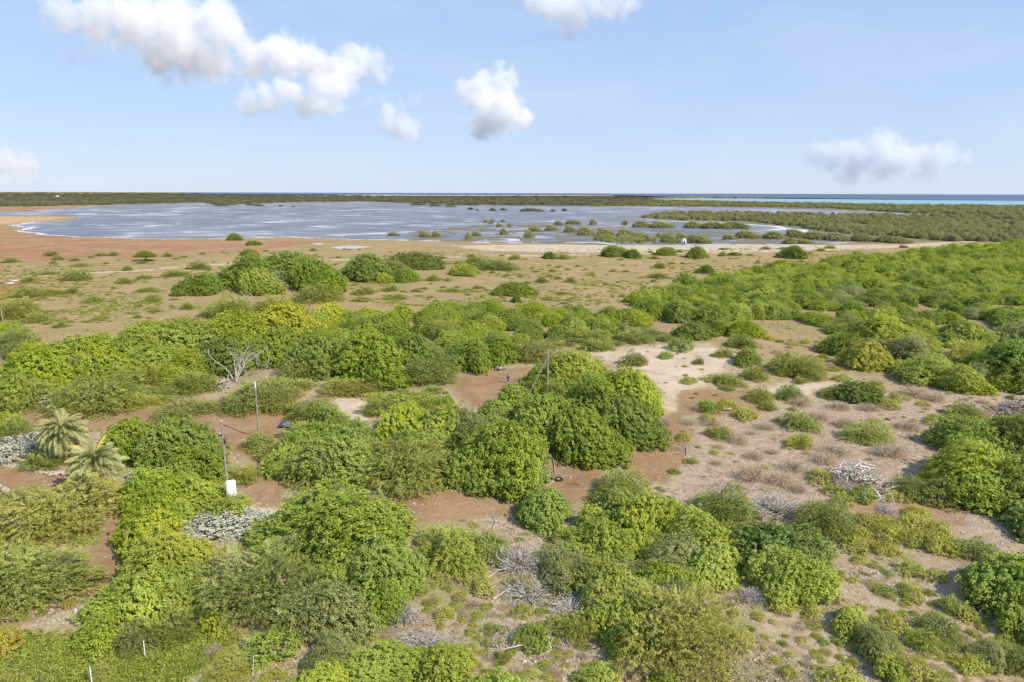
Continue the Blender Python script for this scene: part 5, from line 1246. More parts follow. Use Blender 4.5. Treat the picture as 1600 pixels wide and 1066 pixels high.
def build_deadwood():
    dw, gw = M['deadwood'], M['greywood']
    dead_tree(369, 596, 527, 'tall pale dead tree with bare forked branches below the lime ridge', 1, [(-.15, 0, 1), (.35, 0, 1), (-.7, .1, .7), (.1, .2, 1)], dw, .21)
    dead_tree(403, 584, 538, 'upright grey bare tree right of the tall pale dead tree', 2, [(.1, 0, 1)], gw, .13)
    dead_tree(412, 580, 540, 'leaning grey bare tree right of the upright grey one', 3, [(.5, 0, 1)], gw, .12)
    dead_tree(378, 596, 568, 'small pale dead stem between tall pale dead tree and utility pole', 4, [(.4, 0, 1)], dw, .09)
    dead_tree(394, 598, 572, 'short grey stub with side twigs above the second utility pole', 5, [(0, 0, 1), (-.9, 0, .5)], gw, .10)
    dead_tree(472, 572, 540, 'bent pale bare limb right of the grey bare trees', 6, [(-.3, 0, 1)], dw, .16)
    dead_tree(498, 582, 558, 'small pale dead tree in front of the tall green tree', 7, [(0, 0, 1), (.5, 0, 1)], dw, .11)
    dead_tree(385, 472, 455, 'pale splayed dead stump below the upper clump', 8, [(-.8, 0, .8), (.1, 0, 1), (.8, 0, .8)], dw, .2)
    dead_tree(436, 448, 418, 'brown tangle of dead boughs in the face of the upper clump', 9, [(0, 0, 1), (-.6, -.5, 1), (.6, -.5, 1), (.2, -.8, .8), (-.3, -.6, .7)], gw, .22)
    dead_tree(1074, 512, 494, 'white bare branches over the dark tree behind the clearing', 10, [(-.5, 0, 1), (.6, 0, .9)], dw, .14)
    dead_tree(90, 634, 606, 'thin bare stem at the edge of the left dirt strip', 11, [(0, 0, 1)], dw, .07)
    dead_tree(128, 588, 550, 'grey leafless tree in the left part of the lime ridge', 12, [(-.2, 0, 1), (.4, 0, 1), (.1, .2, 1), (-.5, .1, 1)], gw, .10)
    dead_tree(1118, 772 - 0, 748, 'dead grey bush stems beside the dark thorn tree', 13, [(.4, 0, 1), (-.4, 0, 1)], gw, .05)
    dead_tree(1362, 806, 784, 'small bare sapling on the red soil patch', 14, [(0, 0, 1), (.4, 0, 1)], dw, .03)
    dead_tree(1403, 800, 780, 'forked bare sapling on the red soil patch', 15, [(-.3, 0, 1), (.3, 0, 1)], dw, .04)
    dead_tree(778, 1010, 975, 'dead forked trunk at the left of the dead wood', 16, [(-.3, 0, 1), (.6, .2, .8)], dw, .09)
    dead_tree(800, 990, 950, 'crooked grey dead bush in the dead wood', 17, [(-.5, 0, .8), (.5, 0, .9), (0, .4, 1)], gw, .07)
    dead_tree(862, 1012, 992, 'pale dead stump in front of the olive bush', 18, [(-.6, 0, .9), (.5, 0, 1)], dw, .09)
    dead_tree(880, 1018, 994, 'pale curved dead stem right of the pale stump', 19, [(.6, 0, .8), (.1, -.3, 1)], dw, .08)
    dead_tree(905, 760, 735, 'grey bare bush beside the tyre on the dirt lane', 20, [(-.3, 0, 1), (.3, 0, 1), (0, -.4, .8)], gw, .04)
    dead_tree(1010, 945, 905, 'grey dead crown showing in the centre thicket', 21, [(-.3, 0, 1), (.3, 0, 1)], gw, .07)
    dead_tree(820, 915, 880, 'grey dead bush above the dead wood', 22, [(-.6, 0, .7), (.6, 0, .7), (.1, .3, .9)], gw, .06)
    brush_pile(1290, 1386, 716, 782, 'big heap of bleached branches on the dry flat at right', 1, 130, M['bleached'])
    brush_pile(1545, 1640, 622, 652, 'heap of grey branches at the right edge of the dry flat', 2, 90, gw)
    brush_pile(60, 98, 620, 642, 'low heap of twigs by the left dirt strip', 3, 60, gw)
    brush_pile(332, 365, 588, 612, 'tangle of dead limbs at the foot of the tall pale dead tree', 4, 70, dw)
    fallen([(862, 714), (866, 728), (867, 742), (872, 752)], .06, 'long pale crooked branch along the dirt lane by the tyre', dw, 31, .1, 2)
    fallen([(866, 752), (860, 758), (852, 762)], .05, 'short pale stick below the tyre', dw, 32, .05, 0)
    fallen([(768, 828), (776, 815), (770, 806)], .06, 'pale crooked stick on the edge of the brown road', dw, 33, .2, 3)
    fallen([(640, 830), (648, 822), (655, 826)], .06, 'pale stick left of the rounded yellow-olive thorn tree', dw, 34, .15, 2)
    fallen([(770, 935), (790, 928), (812, 932)], .08, 'bleached limb lying in the middle of the dead wood', dw, 35, .35, 4)
    fallen([(762, 902), (780, 896), (800, 892), (815, 890)], .06, 'thin bleached branch at the top of the dead wood', dw, 36, .4, 4)
    fallen([(775, 1018), (800, 1022), (825, 1012)], .07, 'arched pale branch at the near edge of the dead wood', dw, 37, .5, 3)
    fallen([(852, 940), (870, 950), (890, 938)], .06, 'pale branch right of the dead wood', dw, 38, .4, 4)
    fallen([(740, 925), (760, 932), (772, 930)], .06, 'pale branch at the left of the dead wood', dw, 39, .3, 3)
    fallen([(1072, 712), (1074, 702), (1064, 696)], .06, 'dark crooked stick on the brown patch right of the centre clump', gw, 40, .2, 3)
    fallen([(1520, 945), (1535, 952), (1530, 962)], .07, 'bleached branch under the large right-edge tree', dw, 41, .4, 4)
    fallen([(450, 1010), (458, 995), (466, 982)], .05, 'thin white stem among the bushes at lower left centre', dw, 42, 1.2, 1)
    fallen([(395, 1060), (398, 1045), (408, 1035)], .04, 'thin bare stem at the bottom left', dw, 43, .8, 2)
    fallen([(140, 955), (155, 948), (172, 938)], .05, 'grey stick beside the dirt path at lower left', gw, 44, .1, 2)

# ------------------------------------------------------------------ palms
def frond_mesh(seed, L, droop, mat):
    rg = RS(seed); n = 34; t = np.linspace(0, 1, n)
    ang = R_(38) - droop * t ** 1.25; dx = np.cos(ang); dz = np.sin(ang); x = np.concatenate([[0], np.cumsum(dx[:-1])]) * L / n; z = np.concatenate([[0], np.cumsum(dz[:-1])]) * L / n
    y = .12 * L * t ** 2 * rg.normal() * .5
    R = np.stack([x, y, z], -1); V, F = tube(R, np.linspace(.035, .008, n), 4)
    q = []; T = unit(np.gradient(R, axis=0))
    for s in (-1, 1):
        i = np.arange(3, n); ll = .66 * np.sin(np.pi * (.12 + .84 * t[i])) ** .7 * (.85 + .3 * rg.rand(len(i)))
        lat = np.array([0, s, 0.0]); up = np.cross(T[i], np.array([0, 1.0, 0])) * -1
        d = unit(lat + T[i] * .75 + up * (.35 + .15 * rg.rand(len(i), 1)) + rg.normal(size=(len(i), 3)) * .08); e = R[i] + d * ll[:, None] - np.array([0, 0, 1]) * (ll ** 2)[:, None] * .35; w = T[i] * .045
        q.append(np.stack([R[i] - w, R[i] + w, (R[i] + e) / 2 + w * .9 + np.array([0, 0, .02]), e], 1))
    q = np.vstack(q); nv = len(V); Vq = q.reshape(-1, 3)
    me = mesh_np('frond', np.vstack([V, Vq]), np.vstack([F, np.arange(len(q) * 4).reshape(-1, 4) + nv]), mat, {'tint': ('FACE', np.concatenate([np.full(len(F), .9), rg.rand(len(q))])), 'tip': ('FACE', np.concatenate([np.zeros(len(F)), rg.rand(len(q)) * .6]))})
    return me
def palm(bx, by, ccx, ccy, label, seed, L, nf, yellow):
    rg = RS(seed); g = G(bx, by); lo, hi = .5, 8
    for _ in range(20):
        h = (lo + hi) / 2
        if P(g[0], g[1], h)[1] > ccy: lo = h
        else: hi = h
    t = thing('date_palm', (g[0], g[1], float(zt(g[0], g[1]))), label, 'palm tree')
    m_ = MB(); k = 14; zz = np.linspace(-.1, h, k); rr = .24 + .05 * np.cos(np.arange(k) * math.pi) ; m_.tube(np.column_stack([np.zeros(k), .05 * np.sin(zz), zz]), rr, 9, True); link('trunk', m_.mesh('trunk', M['bark']), t)
    b = MB()
    for q in range(40):
        a = q * 2.4; zq = h - .9 * (q / 40.); b.tube([(.2 * math.cos(a), .2 * math.sin(a), zq), (.42 * math.cos(a), .42 * math.sin(a), zq + .25)], [.05, .02], 4)
    link('leaf_bases', b.mesh('leaf_bases', M['bark']), t)
    fm = [frond_mesh(seed * 10 + k, L, R_(74 + 15 * k), M['palm']) for k in range(4)]
    for i in range(nf):
        a = i * 2.39996 + rg.normal() * .12; u = (i + .5) / nf; el = R_(50 - 112 * u ** .85)
        o = link('frond', fm[rg.randint(4)], t, (.1 * math.cos(a), .1 * math.sin(a), h + .15 * (1 - u) - .35 * u)); o.rotation_euler = (rg.normal() * .15, -el, a); s = .8 + .25 * rg.rand(); o.scale = (s, s, s)
    ym = frond_mesh(seed * 10 + 7, L, R_(60), M['palmy'])
    for a, el in yellow:
        o = link('frond', ym, t, (0, 0, h)); o.rotation_euler = (0, -R_(el), R_(a)); o['label'] = 'yellow frond'
def build_palms():
    palm(104, 722, 103, 676, 'farther date palm with grey-green arching fronds behind the stone edging', 1, 3.15, 110, [])
    palm(156, 772, 154, 722, 'nearer date palm with some yellow fronds left of the lime hedge', 2, 3.05, 110, [(160, 24), (172, 10), (185, -5), (55, 50), (200, -25), (178, 30)])

# ------------------------------------------------------------------ poles, posts and small things
def vfit(bx, by, ty):
    g = G(bx, by); lo, hi = .2, 16
    for _ in range(24):
        h = (lo + hi) / 2
        if P(g[0], g[1], h)[1] > ty: lo = h
        else: hi = h
    return g, h
def pole_mesh(h, r0, r1, lean=(0, 0)):
    z = np.linspace(-.3, h, 7); return MB().tube(np.column_stack([lean[0] * z / h, lean[1] * z / h, z]), np.linspace(r0, r1, 7), 10, True).mesh('pole', M['pole'])
def cyl(a, b, r, mat, name, parent, k=6, r2=None):
    return link(name, MB().tube([a, b], [r, r2 or r], k, True).mesh(name, mat), parent)
def build_poles():
    g, h = vfit(356, 768, 660); t = thing('utility_pole', (g[0], g[1], float(zt(g[0], g[1]))), 'wooden utility pole with small fittings behind the white cabinet', 'utility pole')
    link('pole', pole_mesh(h, .125, .085), t)
    cyl((0, 0, h), (0, 0, h + .05), .12, M['whitedirty'], 'cap', t, 8)
    m_ = MB().box((-.26, 0, h * .80), (.13, .05, .10)); link('bracket', m_.mesh('bracket', M['darkmetal']), t)
    m_ = MB().box((.16, -.02, h * .72), (.07, .07, .28)); link('fuse_box', m_.mesh('fuse_box', M['darkmetal']), t)
    for k in range(3): cyl((-.18 - .07 * k, 0, h * .80 + .1), (-.18 - .07 * k, 0, h * .80 + .26), .03, M['whitedirty'], 'insulator', t, 6)
    e = G(378, 728) - g; cyl((.12, 0, h * .75), (e[0], e[1], .02), .022, M['metal'], 'stay_wire', t, 5)
    g, h = vfit(405, 682, 595); t = thing('utility_pole', (g[0], g[1], float(zt(g[0], g[1]))), 'bare wooden utility pole with pale top beside the round thorn trees', 'utility pole')
    link('pole', pole_mesh(h, .125, .085), t); cyl((0, 0, h), (0, 0, h + .06), .125, M['whitedirty'], 'cap', t, 8); cyl((0, 0, h - .7), (0, 0, h - .01), .116, M['whitedirty'], 'top_sleeve', t, 10)
    cyl((-.3, 0, h * .72), (.3, 0, h * .72), .025, M['darkmetal'], 'step_bolt', t, 5)
    g, h = vfit(855, 632, 548); t = thing('utility_pole', (g[0], g[1], float(zt(g[0], g[1]))), 'wooden utility pole propped by a leaning strut in the centre clump', 'utility pole')
    link('pole', pole_mesh(h, .16, .12), t); cyl((0, 0, h), (0, 0, h + .05), .13, M['whitedirty'], 'cap', t, 8)
    s = G(817, 632) - g; cyl((s[0], s[1] - .5, -.2), (-.12, 0, h * .86), .13, M['pole'], 'strut', t, 9, .10); cyl((-.25, 0, h * .87), (.2, 0, h * .87), .03, M['darkmetal'], 'bolt', t, 6)
    for k in range(2): cyl((-.1 + .2 * k, 0, h - .5), (-.1 + .2 * k, -.12, h - .35), .035, M['whitedirty'], 'insulator', t, 6)
    g, h = vfit(6, 512, 483); t = thing('utility_pole', (g[0], g[1], 0), 'small distant utility pole at the left edge behind the ridge', 'utility pole'); link('pole', pole_mesh(h, .15, .12), t); cyl((0, 0, h), (0, 0, h + .05), .13, M['whitedirty'], 'cap', t, 8)
    g, h = vfit(43, 433, 416); t = thing('utility_pole', (g[0], g[1], 0), 'faint distant pole beside the track at far left', 'utility pole'); link('pole', pole_mesh(h, .16, .13), t); cyl((0, 0, h), (0, 0, h + .05), .14, M['whitedirty'], 'cap', t, 8)
    g, h = vfit(276, 459, 450); t = thing('utility_pole', (g[0], g[1], 0), 'short pale pole left of the low dark green tree of the upper clump', 'utility pole'); link('pole', pole_mesh(h, .10, .09), t); cyl((0, 0, h), (0, 0, h + .05), .1, M['whitedirty'], 'cap', t, 8)
    for bx, by, ty, lab in ((227, 1029, 1003, 'white metal fence post standing in front of the bluish low bush'), (144, 1072, 1041, 'white metal fence post at the bottom edge on the green grass')):
        g, h = vfit(bx, by, ty); t = thing('fence_post', (g[0], g[1], float(zt(g[0], g[1]))), lab, 'fence post')
        cyl((0, 0, -.2), (.02, 0, h), .035, M['white'], 'post', t, 8); cyl((.02, 0, h), (.02, 0, h + .03), .045, M['metal'], 'cap', t, 8)
def rounded(w, d, h, r, n=5):
    """upright box with a rounded top edge and rounded corners"""
    bm = bmesh.new(); bmesh.ops.create_cube(bm, size=1.0)
    for v in bm.verts: v.co = Vector((v.co.x * w, v.co.y * d, (v.co.z + .5) * h))
    ed = [e for e in bm.edges if not all(v.co.z < .01 for v in e.verts)]
    bmesh.ops.bevel(bm, geom=ed, offset=r, segments=n, profile=.5, affect='EDGES'); me = bpy.data.meshes.new('body'); bm.to_mesh(me); bm.free(); return me
def build_things():
    g, h = vfit(363, 788, 752); w = 15.5 * P(g[0], g[1])[2] / FPX
    t = thing('utility_cabinet', (g[0], g[1], float(zt(g[0], g[1]))), 'white round-topped utility cabinet half hidden by the lime hedge', 'cabinet', None, .35)
    me = rounded(w, w * .6, h, w * .27, 7); me.materials.append(M['white']); link('body', me, t)
    link('door', MB().box((0, -w * .275 - .012, h * .45), (w * .40, .012, h * .36)).mesh('door', M['white']), t)
    link('handle', MB().box((w * .3, -w * .275 - .04, h * .48), (.02, .02, .09)).mesh('handle', M['darkmetal']), t)
    for k in (-1, 1): link('hinge', MB().box((-w * .4, -w * .275 - .03, h * (.45 + .25 * k)), (.02, .015, .06)).mesh('hinge', M['metal']), t)
    link('plinth', MB().box((0, 0, .03), (w * .53, w * .31, .06)).mesh('plinth', M['stone']), t)
    # blue tarpaulin
    g = G(447, 664); rg = RS(4); n = 9; t = thing('tarpaulin', (g[0], g[1], float(zt(g[0], g[1]))), 'dark blue tarpaulin over a low frame at the foot of the round dark thorn tree', 'tarpaulin')
    u, v = np.meshgrid(np.linspace(-1, 1, n), np.linspace(-1, 1, n)); zz = .75 * (1 - .75 * np.abs(u) ** 3) * (1 - .6 * np.abs(v) ** 3) + rg.normal(size=u.shape) * .03; V = np.stack([u * .95, v * .7, zz], -1).reshape(-1, 3); i = np.arange(n - 1)[:, None] * n; j = np.arange(n - 1)[None]
    link('sheet', mesh_np('sheet', V, np.stack([i + j, i + j + 1, i + n + j + 1, i + n + j], -1).reshape(-1, 4), M['blue'], None, True), t)
    for sx in (-1, 1):
        for sy in (-1, 1): cyl((sx * .88, sy * .62, -.05), (sx * .88, sy * .62, .36), .03, M['metal'], 'leg', t)
    # tyre
    g = G(873, 752); bm = bmesh.new(); k = 28; s = 10; vv = []
    for a in range(k):
        ring = []
        for b in range(s):
            A = 2 * math.pi * a / k; B = 2 * math.pi * b / s; rr = .36 + .115 * math.cos(B); ring.append(bm.verts.new((rr * math.cos(A), rr * math.sin(A), .10 + .10 * math.copysign(abs(math.sin(B)) ** .7, math.sin(B)) + (.012 if a % 2 and abs(math.sin(B)) < .5 else 0))))
        vv.append(ring)
    for a in range(k):
        for b in range(s): bm.faces.new((vv[a][b], vv[(a + 1) % k][b], vv[(a + 1) % k][(b + 1) % s], vv[a][(b + 1) % s]))
    me = bpy.data.meshes.new('tyre'); bm.to_mesh(me); bm.free(); me.materials.append(M['rubber']); o = link('tyre', me, None, (g[0], g[1], float(zt(g[0], g[1])))); o.rotation_euler = (.12, .1, 0); tag(o, 'old dark tyre lying on the dirt lane between the two clumps', 'tyre')
    # stone edging of the yard, each stone its own piece
    rg = RS(9)
    def stone_mesh(seed):
        r = RS(seed); bm = bmesh.new(); bmesh.ops.create_icosphere(bm, subdivisions=1, radius=1)
        for v in bm.verts: v.co *= .8 + .4 * r.rand(); v.co.z *= .65
        me = bpy.data.meshes.new('stone'); bm.to_mesh(me); bm.free(); me.materials.append(M['stone']); return me
    SM = [stone_mesh(300 + k) for k in range(6)]
    def edging(line, n, label, s0):
        g0 = G(*line[0]); t = thing('stone_edging', (g0[0], g0[1], float(zt(g0[0], g0[1]))), label, 'stone edging'); W = np.array([G(*p) for p in line]); L = np.concatenate([[0], np.cumsum(np.linalg.norm(np.diff(W, axis=0), axis=1))])
        for k in range(n):
            d = L[-1] * (k + .5 * rg.rand()) / n; x = np.interp(d, L, W[:, 0]) + rg.normal() * .14; y = np.interp(d, L, W[:, 1]) + rg.normal() * .2; s = s0 * (.7 + .7 * rg.rand())
            o = link('stone', SM[rg.randint(6)], t, (x - g0[0], y - g0[1], s * .3)); o.scale = (s, s * (.8 + .4 * rg.rand()), s); o.rotation_euler = (rg.rand() * .6, rg.rand() * .6, rg.rand() * 6)
    edging([(-12, 727), (25, 731), (60, 736), (66, 741)], 46, 'row of pale limestone blocks edging the yard in front of the silvery shrubs', .24)
    edging([(55, 739), (85, 744), (115, 743)], 34, 'row of pale stones edging the yard in front of the farther palm', .22)
    edging([(0, 764), (8, 768), (11, 774)], 9, 'short row of stones at the left edge beside the dark low thorn bush', .25)
    # heap of grey stones near the person
    x, y = G(781, 577)[:2]; t = thing('rubble_heap', (x, y, 0), 'small heap of grey rubble at the top of the upper dirt lane', 'rubble heap')
    RM = []
    for me in SM: c = me.copy(); c.materials.clear(); c.materials.append(M['metal']); RM.append(c)
    for k in range(16):
        a = rg.rand() * 6.28; q = rg.rand(); s = .14 + .16 * rg.rand(); o = link('stone', (SM if k % 3 else RM)[rg.randint(6)], t, (1.3 * q * math.cos(a), .7 * q * math.sin(a), .1 + .3 * (1 - q))); o.scale = (s, s, s); o.rotation_euler = tuple(rg.rand(3) * 3)
    # white rag
    g = G(1136, 640); n = 7; u, v = np.meshgrid(np.linspace(-1, 1, n), np.linspace(-1, 1, n)); zz = .12 + .22 * rg.rand(n, n) * (1 - .6 * np.maximum(np.abs(u), np.abs(v))); i = np.arange(n - 1)[:, None] * n; j = np.arange(n - 1)[None]
    o = link('rag', mesh_np('rag', np.stack([u * .55 + .1 * v, v * .42, zz], -1).reshape(-1, 3), np.stack([i + j, i + j + 1, i + n + j + 1, i + n + j], -1).reshape(-1, 4), M['white'], None, True), None, (g[0], g[1], float(zt(g[0], g[1])))); tag(o, 'crumpled white rag lying on the dry flat beside the green shrub', 'rag')
    # pale slabs at far left
    for (px, py, w, d, lab) in ((22, 438.5, 3.2, 1.3, 'larger pale concrete slab on the red soil at far left'), (15, 443, 2.4, .8, 'smaller pale concrete slab on the red soil at far left')):
        g = G(px, py); t = link('concrete_slab', MB().box((0, 0, .12), (w / 2, d, .14)).mesh('concrete_slab', M['whitedirty']), None, (g[0], g[1], 0)); tag(t, lab, 'slab')
    # white hut by the lagoon
    g, h = vfit(1068, 382, 373); w = 6.5 * P(g[0], g[1])[2] / FPX; t = thing('white_hut', (g[0], g[1], 0), 'tiny white hut on the shore beside the yellow-green mangrove', 'hut')
    link('wall', MB().box((0, 0, h * .43), (w * .45, w * .45, h * .43)).mesh('wall', M['white']), t); link('roof', MB().box((0, 0, h * .93), (w * .52, w * .52, h * .07), 0, .7).mesh('roof', M['whitedirty']), t); link('door', MB().box((w * .1, -w * .45 - .03, h * .34), (w * .15, .03, h * .34)).mesh('door', M['glass']), t)
    link('water_barrel', MB().tube([(w * .62, -w * .1, 0), (w * .62, -w * .1, h * .8)], [w * .13, w * .13], 10, True).mesh('barrel', M['greywood']), t)
    # far white house above the woodland
    g = G(90, 309.2); s = 5.5; t = thing('white_house', (g[0], g[1], 0), 'tiny white house above the far woodland at upper left', 'house')
    link('wall', MB().box((0, 0, 5.0), (s, s, 5.0)).mesh('wall', M['white']), t); link('roof', MB().box((0, 0, 10.8), (s * 1.15, s * 1.15, .8), 0, .6).mesh('roof', M['roof']), t)
    for k in (-1, 1): link('window', MB().box((k * s * .45, -s - .06, 7), (.8, .06, .9)).mesh('window', M['glass']), t)
    # car on the track
    g = G(1412, 387.5); t = thing('parked_car', (g[0], g[1], 0), 'dark car standing on the far track at right', 'car', None, -.05)
    def prism(prof, hw):
        p = np.array(prof); n = len(p); V = np.vstack([np.column_stack([p[:, 0], np.full(n, -hw), p[:, 1]]), np.column_stack([p[:, 0], np.full(n, hw), p[:, 1]])]); bm = bmesh.new(); vs_ = [bm.verts.new(v) for v in V]
        bm.faces.new(vs_[:n][::-1] if False else vs_[:n]); bm.faces.new(vs_[n:][::-1])
        for k in range(n): bm.faces.new((vs_[k], vs_[n + k], vs_[n + (k + 1) % n], vs_[(k + 1) % n]))
        bmesh.ops.recalc_face_normals(bm, faces=bm.faces[:]); me = bpy.data.meshes.new('body'); bm.to_mesh(me); bm.free(); return me
    me = prism([(-2.2, .35), (2.2, .35), (2.25, .8), (1.2, 1.0), (.7, 1.5), (-1.5, 1.55), (-2.15, 1.0)], .85); me.materials.append(M['carpaint']); link('body', me, t)
    me = prism([(1.05, 1.02), (.63, 1.44), (-1.4, 1.48), (-1.85, 1.02)], .87); me.materials.append(M['metal']); link('window_band', me, t)
    for sx in (-1.4, 1.4):
        for sy in (-.8, .8): cyl((sx, sy - .1, .34), (sx, sy + .1, .34), .34, M['rubber'], 'wheel', t, 14)
    for sy in (-.6, .6): link('headlight', MB().box((2.26, sy, .68), (.03, .15, .09)).mesh('headlight', M['whitedirty']), t)

def skin_body(name, pts, edges, radii, mat, parent, root=0, sub=2):
    me = bpy.data.meshes.new(name); me.from_pydata(pts, edges, []); me.update(); o = bpy.data.objects.new(name, me); COL.objects.link(o)
    md = o.modifiers.new('skin', 'SKIN'); sv = me.skin_vertices[0].data
    for i, r in enumerate(radii): sv[i].radius = (r, r) if not isinstance(r, tuple) else r; sv[i].use_root = (i == root)
    s = o.modifiers.new('sub', 'SUBSURF'); s.levels = sub; s.render_levels = sub
    dg = bpy.context.evaluated_depsgraph_get(); m2 = bpy.data.meshes.new_from_object(o.evaluated_get(dg)); bpy.data.objects.remove(o); bpy.data.meshes.remove(me)
    m2.materials.clear(); m2.materials.append(mat); m2.polygons.foreach_set('use_smooth', np.ones(len(m2.polygons), bool))
    return link(name, m2, parent)
def build_person():
    g = G(794, 597.5); t = thing('person', (g[0], g[1], float(zt(g[0], g[1]))), 'person in white cap, grey shirt and blue trousers standing beside the centre clump', 'person', None, R_(-60))
    # faces +y locally; one arm bent forward, the other hanging
    B = [(0, 0, .95), (0, .01, 1.15), (0, .0, 1.36), (0, .01, 1.48), (0, .04, 1.60), (0, .05, 1.70),
         (-.10, 0, .90), (-.11, .04, .50), (-.11, 0, .09), (-.11, .14, .04), (.10, 0, .90), (.12, -.03, .50), (.13, -.08, .09), (.13, .06, .04),
         (-.19, 0, 1.40), (-.25, -.02, 1.13), (-.25, .08, .90), (-.25, .11, .82), (.19, 0, 1.40), (.26, .0, 1.14), (.22, .22, 1.06), (.20, .30, 1.07)]
    E = [(0, 1), (1, 2), (2, 3), (3, 4), (4, 5), (0, 6), (6, 7), (7, 8), (8, 9), (0, 10), (10, 11), (11, 12), (12, 13), (2, 14), (14, 15), (15, 16), (16, 17), (2, 18), (18, 19), (19, 20), (20, 21)]
    R = [.125, .12, .14, .055, .095, .08, .085, .058, .04, .035, .085, .058, .04, .035, .06, .043, .033, .035, .06, .043, .033, .035]
    skin_body('body', B, E, R, M['skin'], t)
    skin_body('trousers', [B[0]] + [B[6], B[7], (-.11, .01, .12)] + [B[10], B[11], (.13, -.07, .12)], [(0, 1), (1, 2), (2, 3), (0, 4), (4, 5), (5, 6)], [.155, .105, .08, .07, .105, .08, .07], M['jeans'], t)
    skin_body('shirt', [(0, 0, .93), B[1], B[2], (0, .01, 1.44), B[14], (-.24, -.015, 1.18), B[18], (.25, 0, 1.18)], [(0, 1), (1, 2), (2, 3), (2, 4), (4, 5), (2, 6), (6, 7)], [.165, .15, .165, .08, .08, .07, .08, .07], M['shirt'], t)
    skin_body('hair', [(0, .0, 1.68), (0, -.03, 1.60)], [(0, 1)], [.095, .08], M['hair'], t)
    skin_body('cap', [(0, .03, 1.72), (0, .05, 1.755)], [(0, 1)], [.115, .075], M['cap'], t)
    link('cap_brim', MB().box((0, .16, 1.70), (.075, .07, .012)).mesh('brim', M['cap']), t)
    for s in (-1, 1):
        x = -.11 if s < 0 else .13; y = .06 if s < 0 else -.02
        link('shoe', MB().box((x, y, .045), (.055, .14, .05), 0, .75).mesh('shoe', M['white']), t)
        for f in range(5):
            hb = np.array(B[17] if s < 0 else B[21]); d = np.array([0, .35, -.9]) if s < 0 else np.array([-.1, 1, -.1])
            off = np.array([.0, (f - 2) * .017, 0]) if s < 0 else np.array([(f - 2) * .017, 0, 0])
            L_ = (.05, .085, .095, .088, .07)[f]; p0 = hb + off * .8; link('finger', MB().tube([p0, p0 + unit(d) * L_ * .6 + off * .4, p0 + unit(d) * L_ + off * .2 + np.array([0, 0, -.015])], [.011, .009, .006], 5, True).mesh('finger', M['skin']), t)
    hd = np.array([0, .135, 1.62])
    link('nose', MB().tube([hd + [0, -.005, .02], hd + [0, .022, -.01], hd + [0, .0, -.015]], [.008, .013, .008], 5, True).mesh('nose', M['skin']), t)
    for s in (-1, 1):
        link('eye', MB().tube([hd + [s * .032, -.015, .025], hd + [s * .032, .003, .025]], [.012, .009], 6, True).mesh('eye', M['hair']), t)
        link('ear', MB().tube([(s * .088, .03, 1.64), (s * .102, .02, 1.60)], [.018, .012], 5, True).mesh('ear', M['skin']), t)
    link('mouth', MB().box(hd + [0, -.008, -.045], (.024, .006, .005)).mesh('mouth', M['jeans'] if False else M['skin']), t)
MSRC = {}; MDSRC = {}
def build_mangroves():
    ms = [crown_mesh('BM', k) for k in range(4)]
    rg = RS(77)
    for nm, lst in (('mangrove_bush', MANGROVE), ('mangrove_thicket', MANG_BIG)):
        for e in lst:
            x, y, r, ry, h = fit(*e, .5, 1.6); o = paint(link(nm, ms[rg.randint(4)], None, (x, y, 0)), 'mang' if e[3] > 333 else 'mangd'); (MSRC if e[3] > 333 else MDSRC).setdefault(source_key(o), o); o.scale = (r, min(ry, r * 2.5), min(h, 5.5)); o.rotation_euler = (0, 0, 0)
            px, py, d = P(x, y, h * .4); o['category'] = 'mangrove'
            PLANTS.append(dict(o=o, kind=nm, x=x, y=y, r=r, h=h, px=px, py=py, label=None, group='mangroves standing in the lagoon', words='olive mangrove bush in the lagoon' if nm == 'mangrove_bush' else 'broad mangrove thicket in the lagoon', wpx=2 * r * FPX / d))

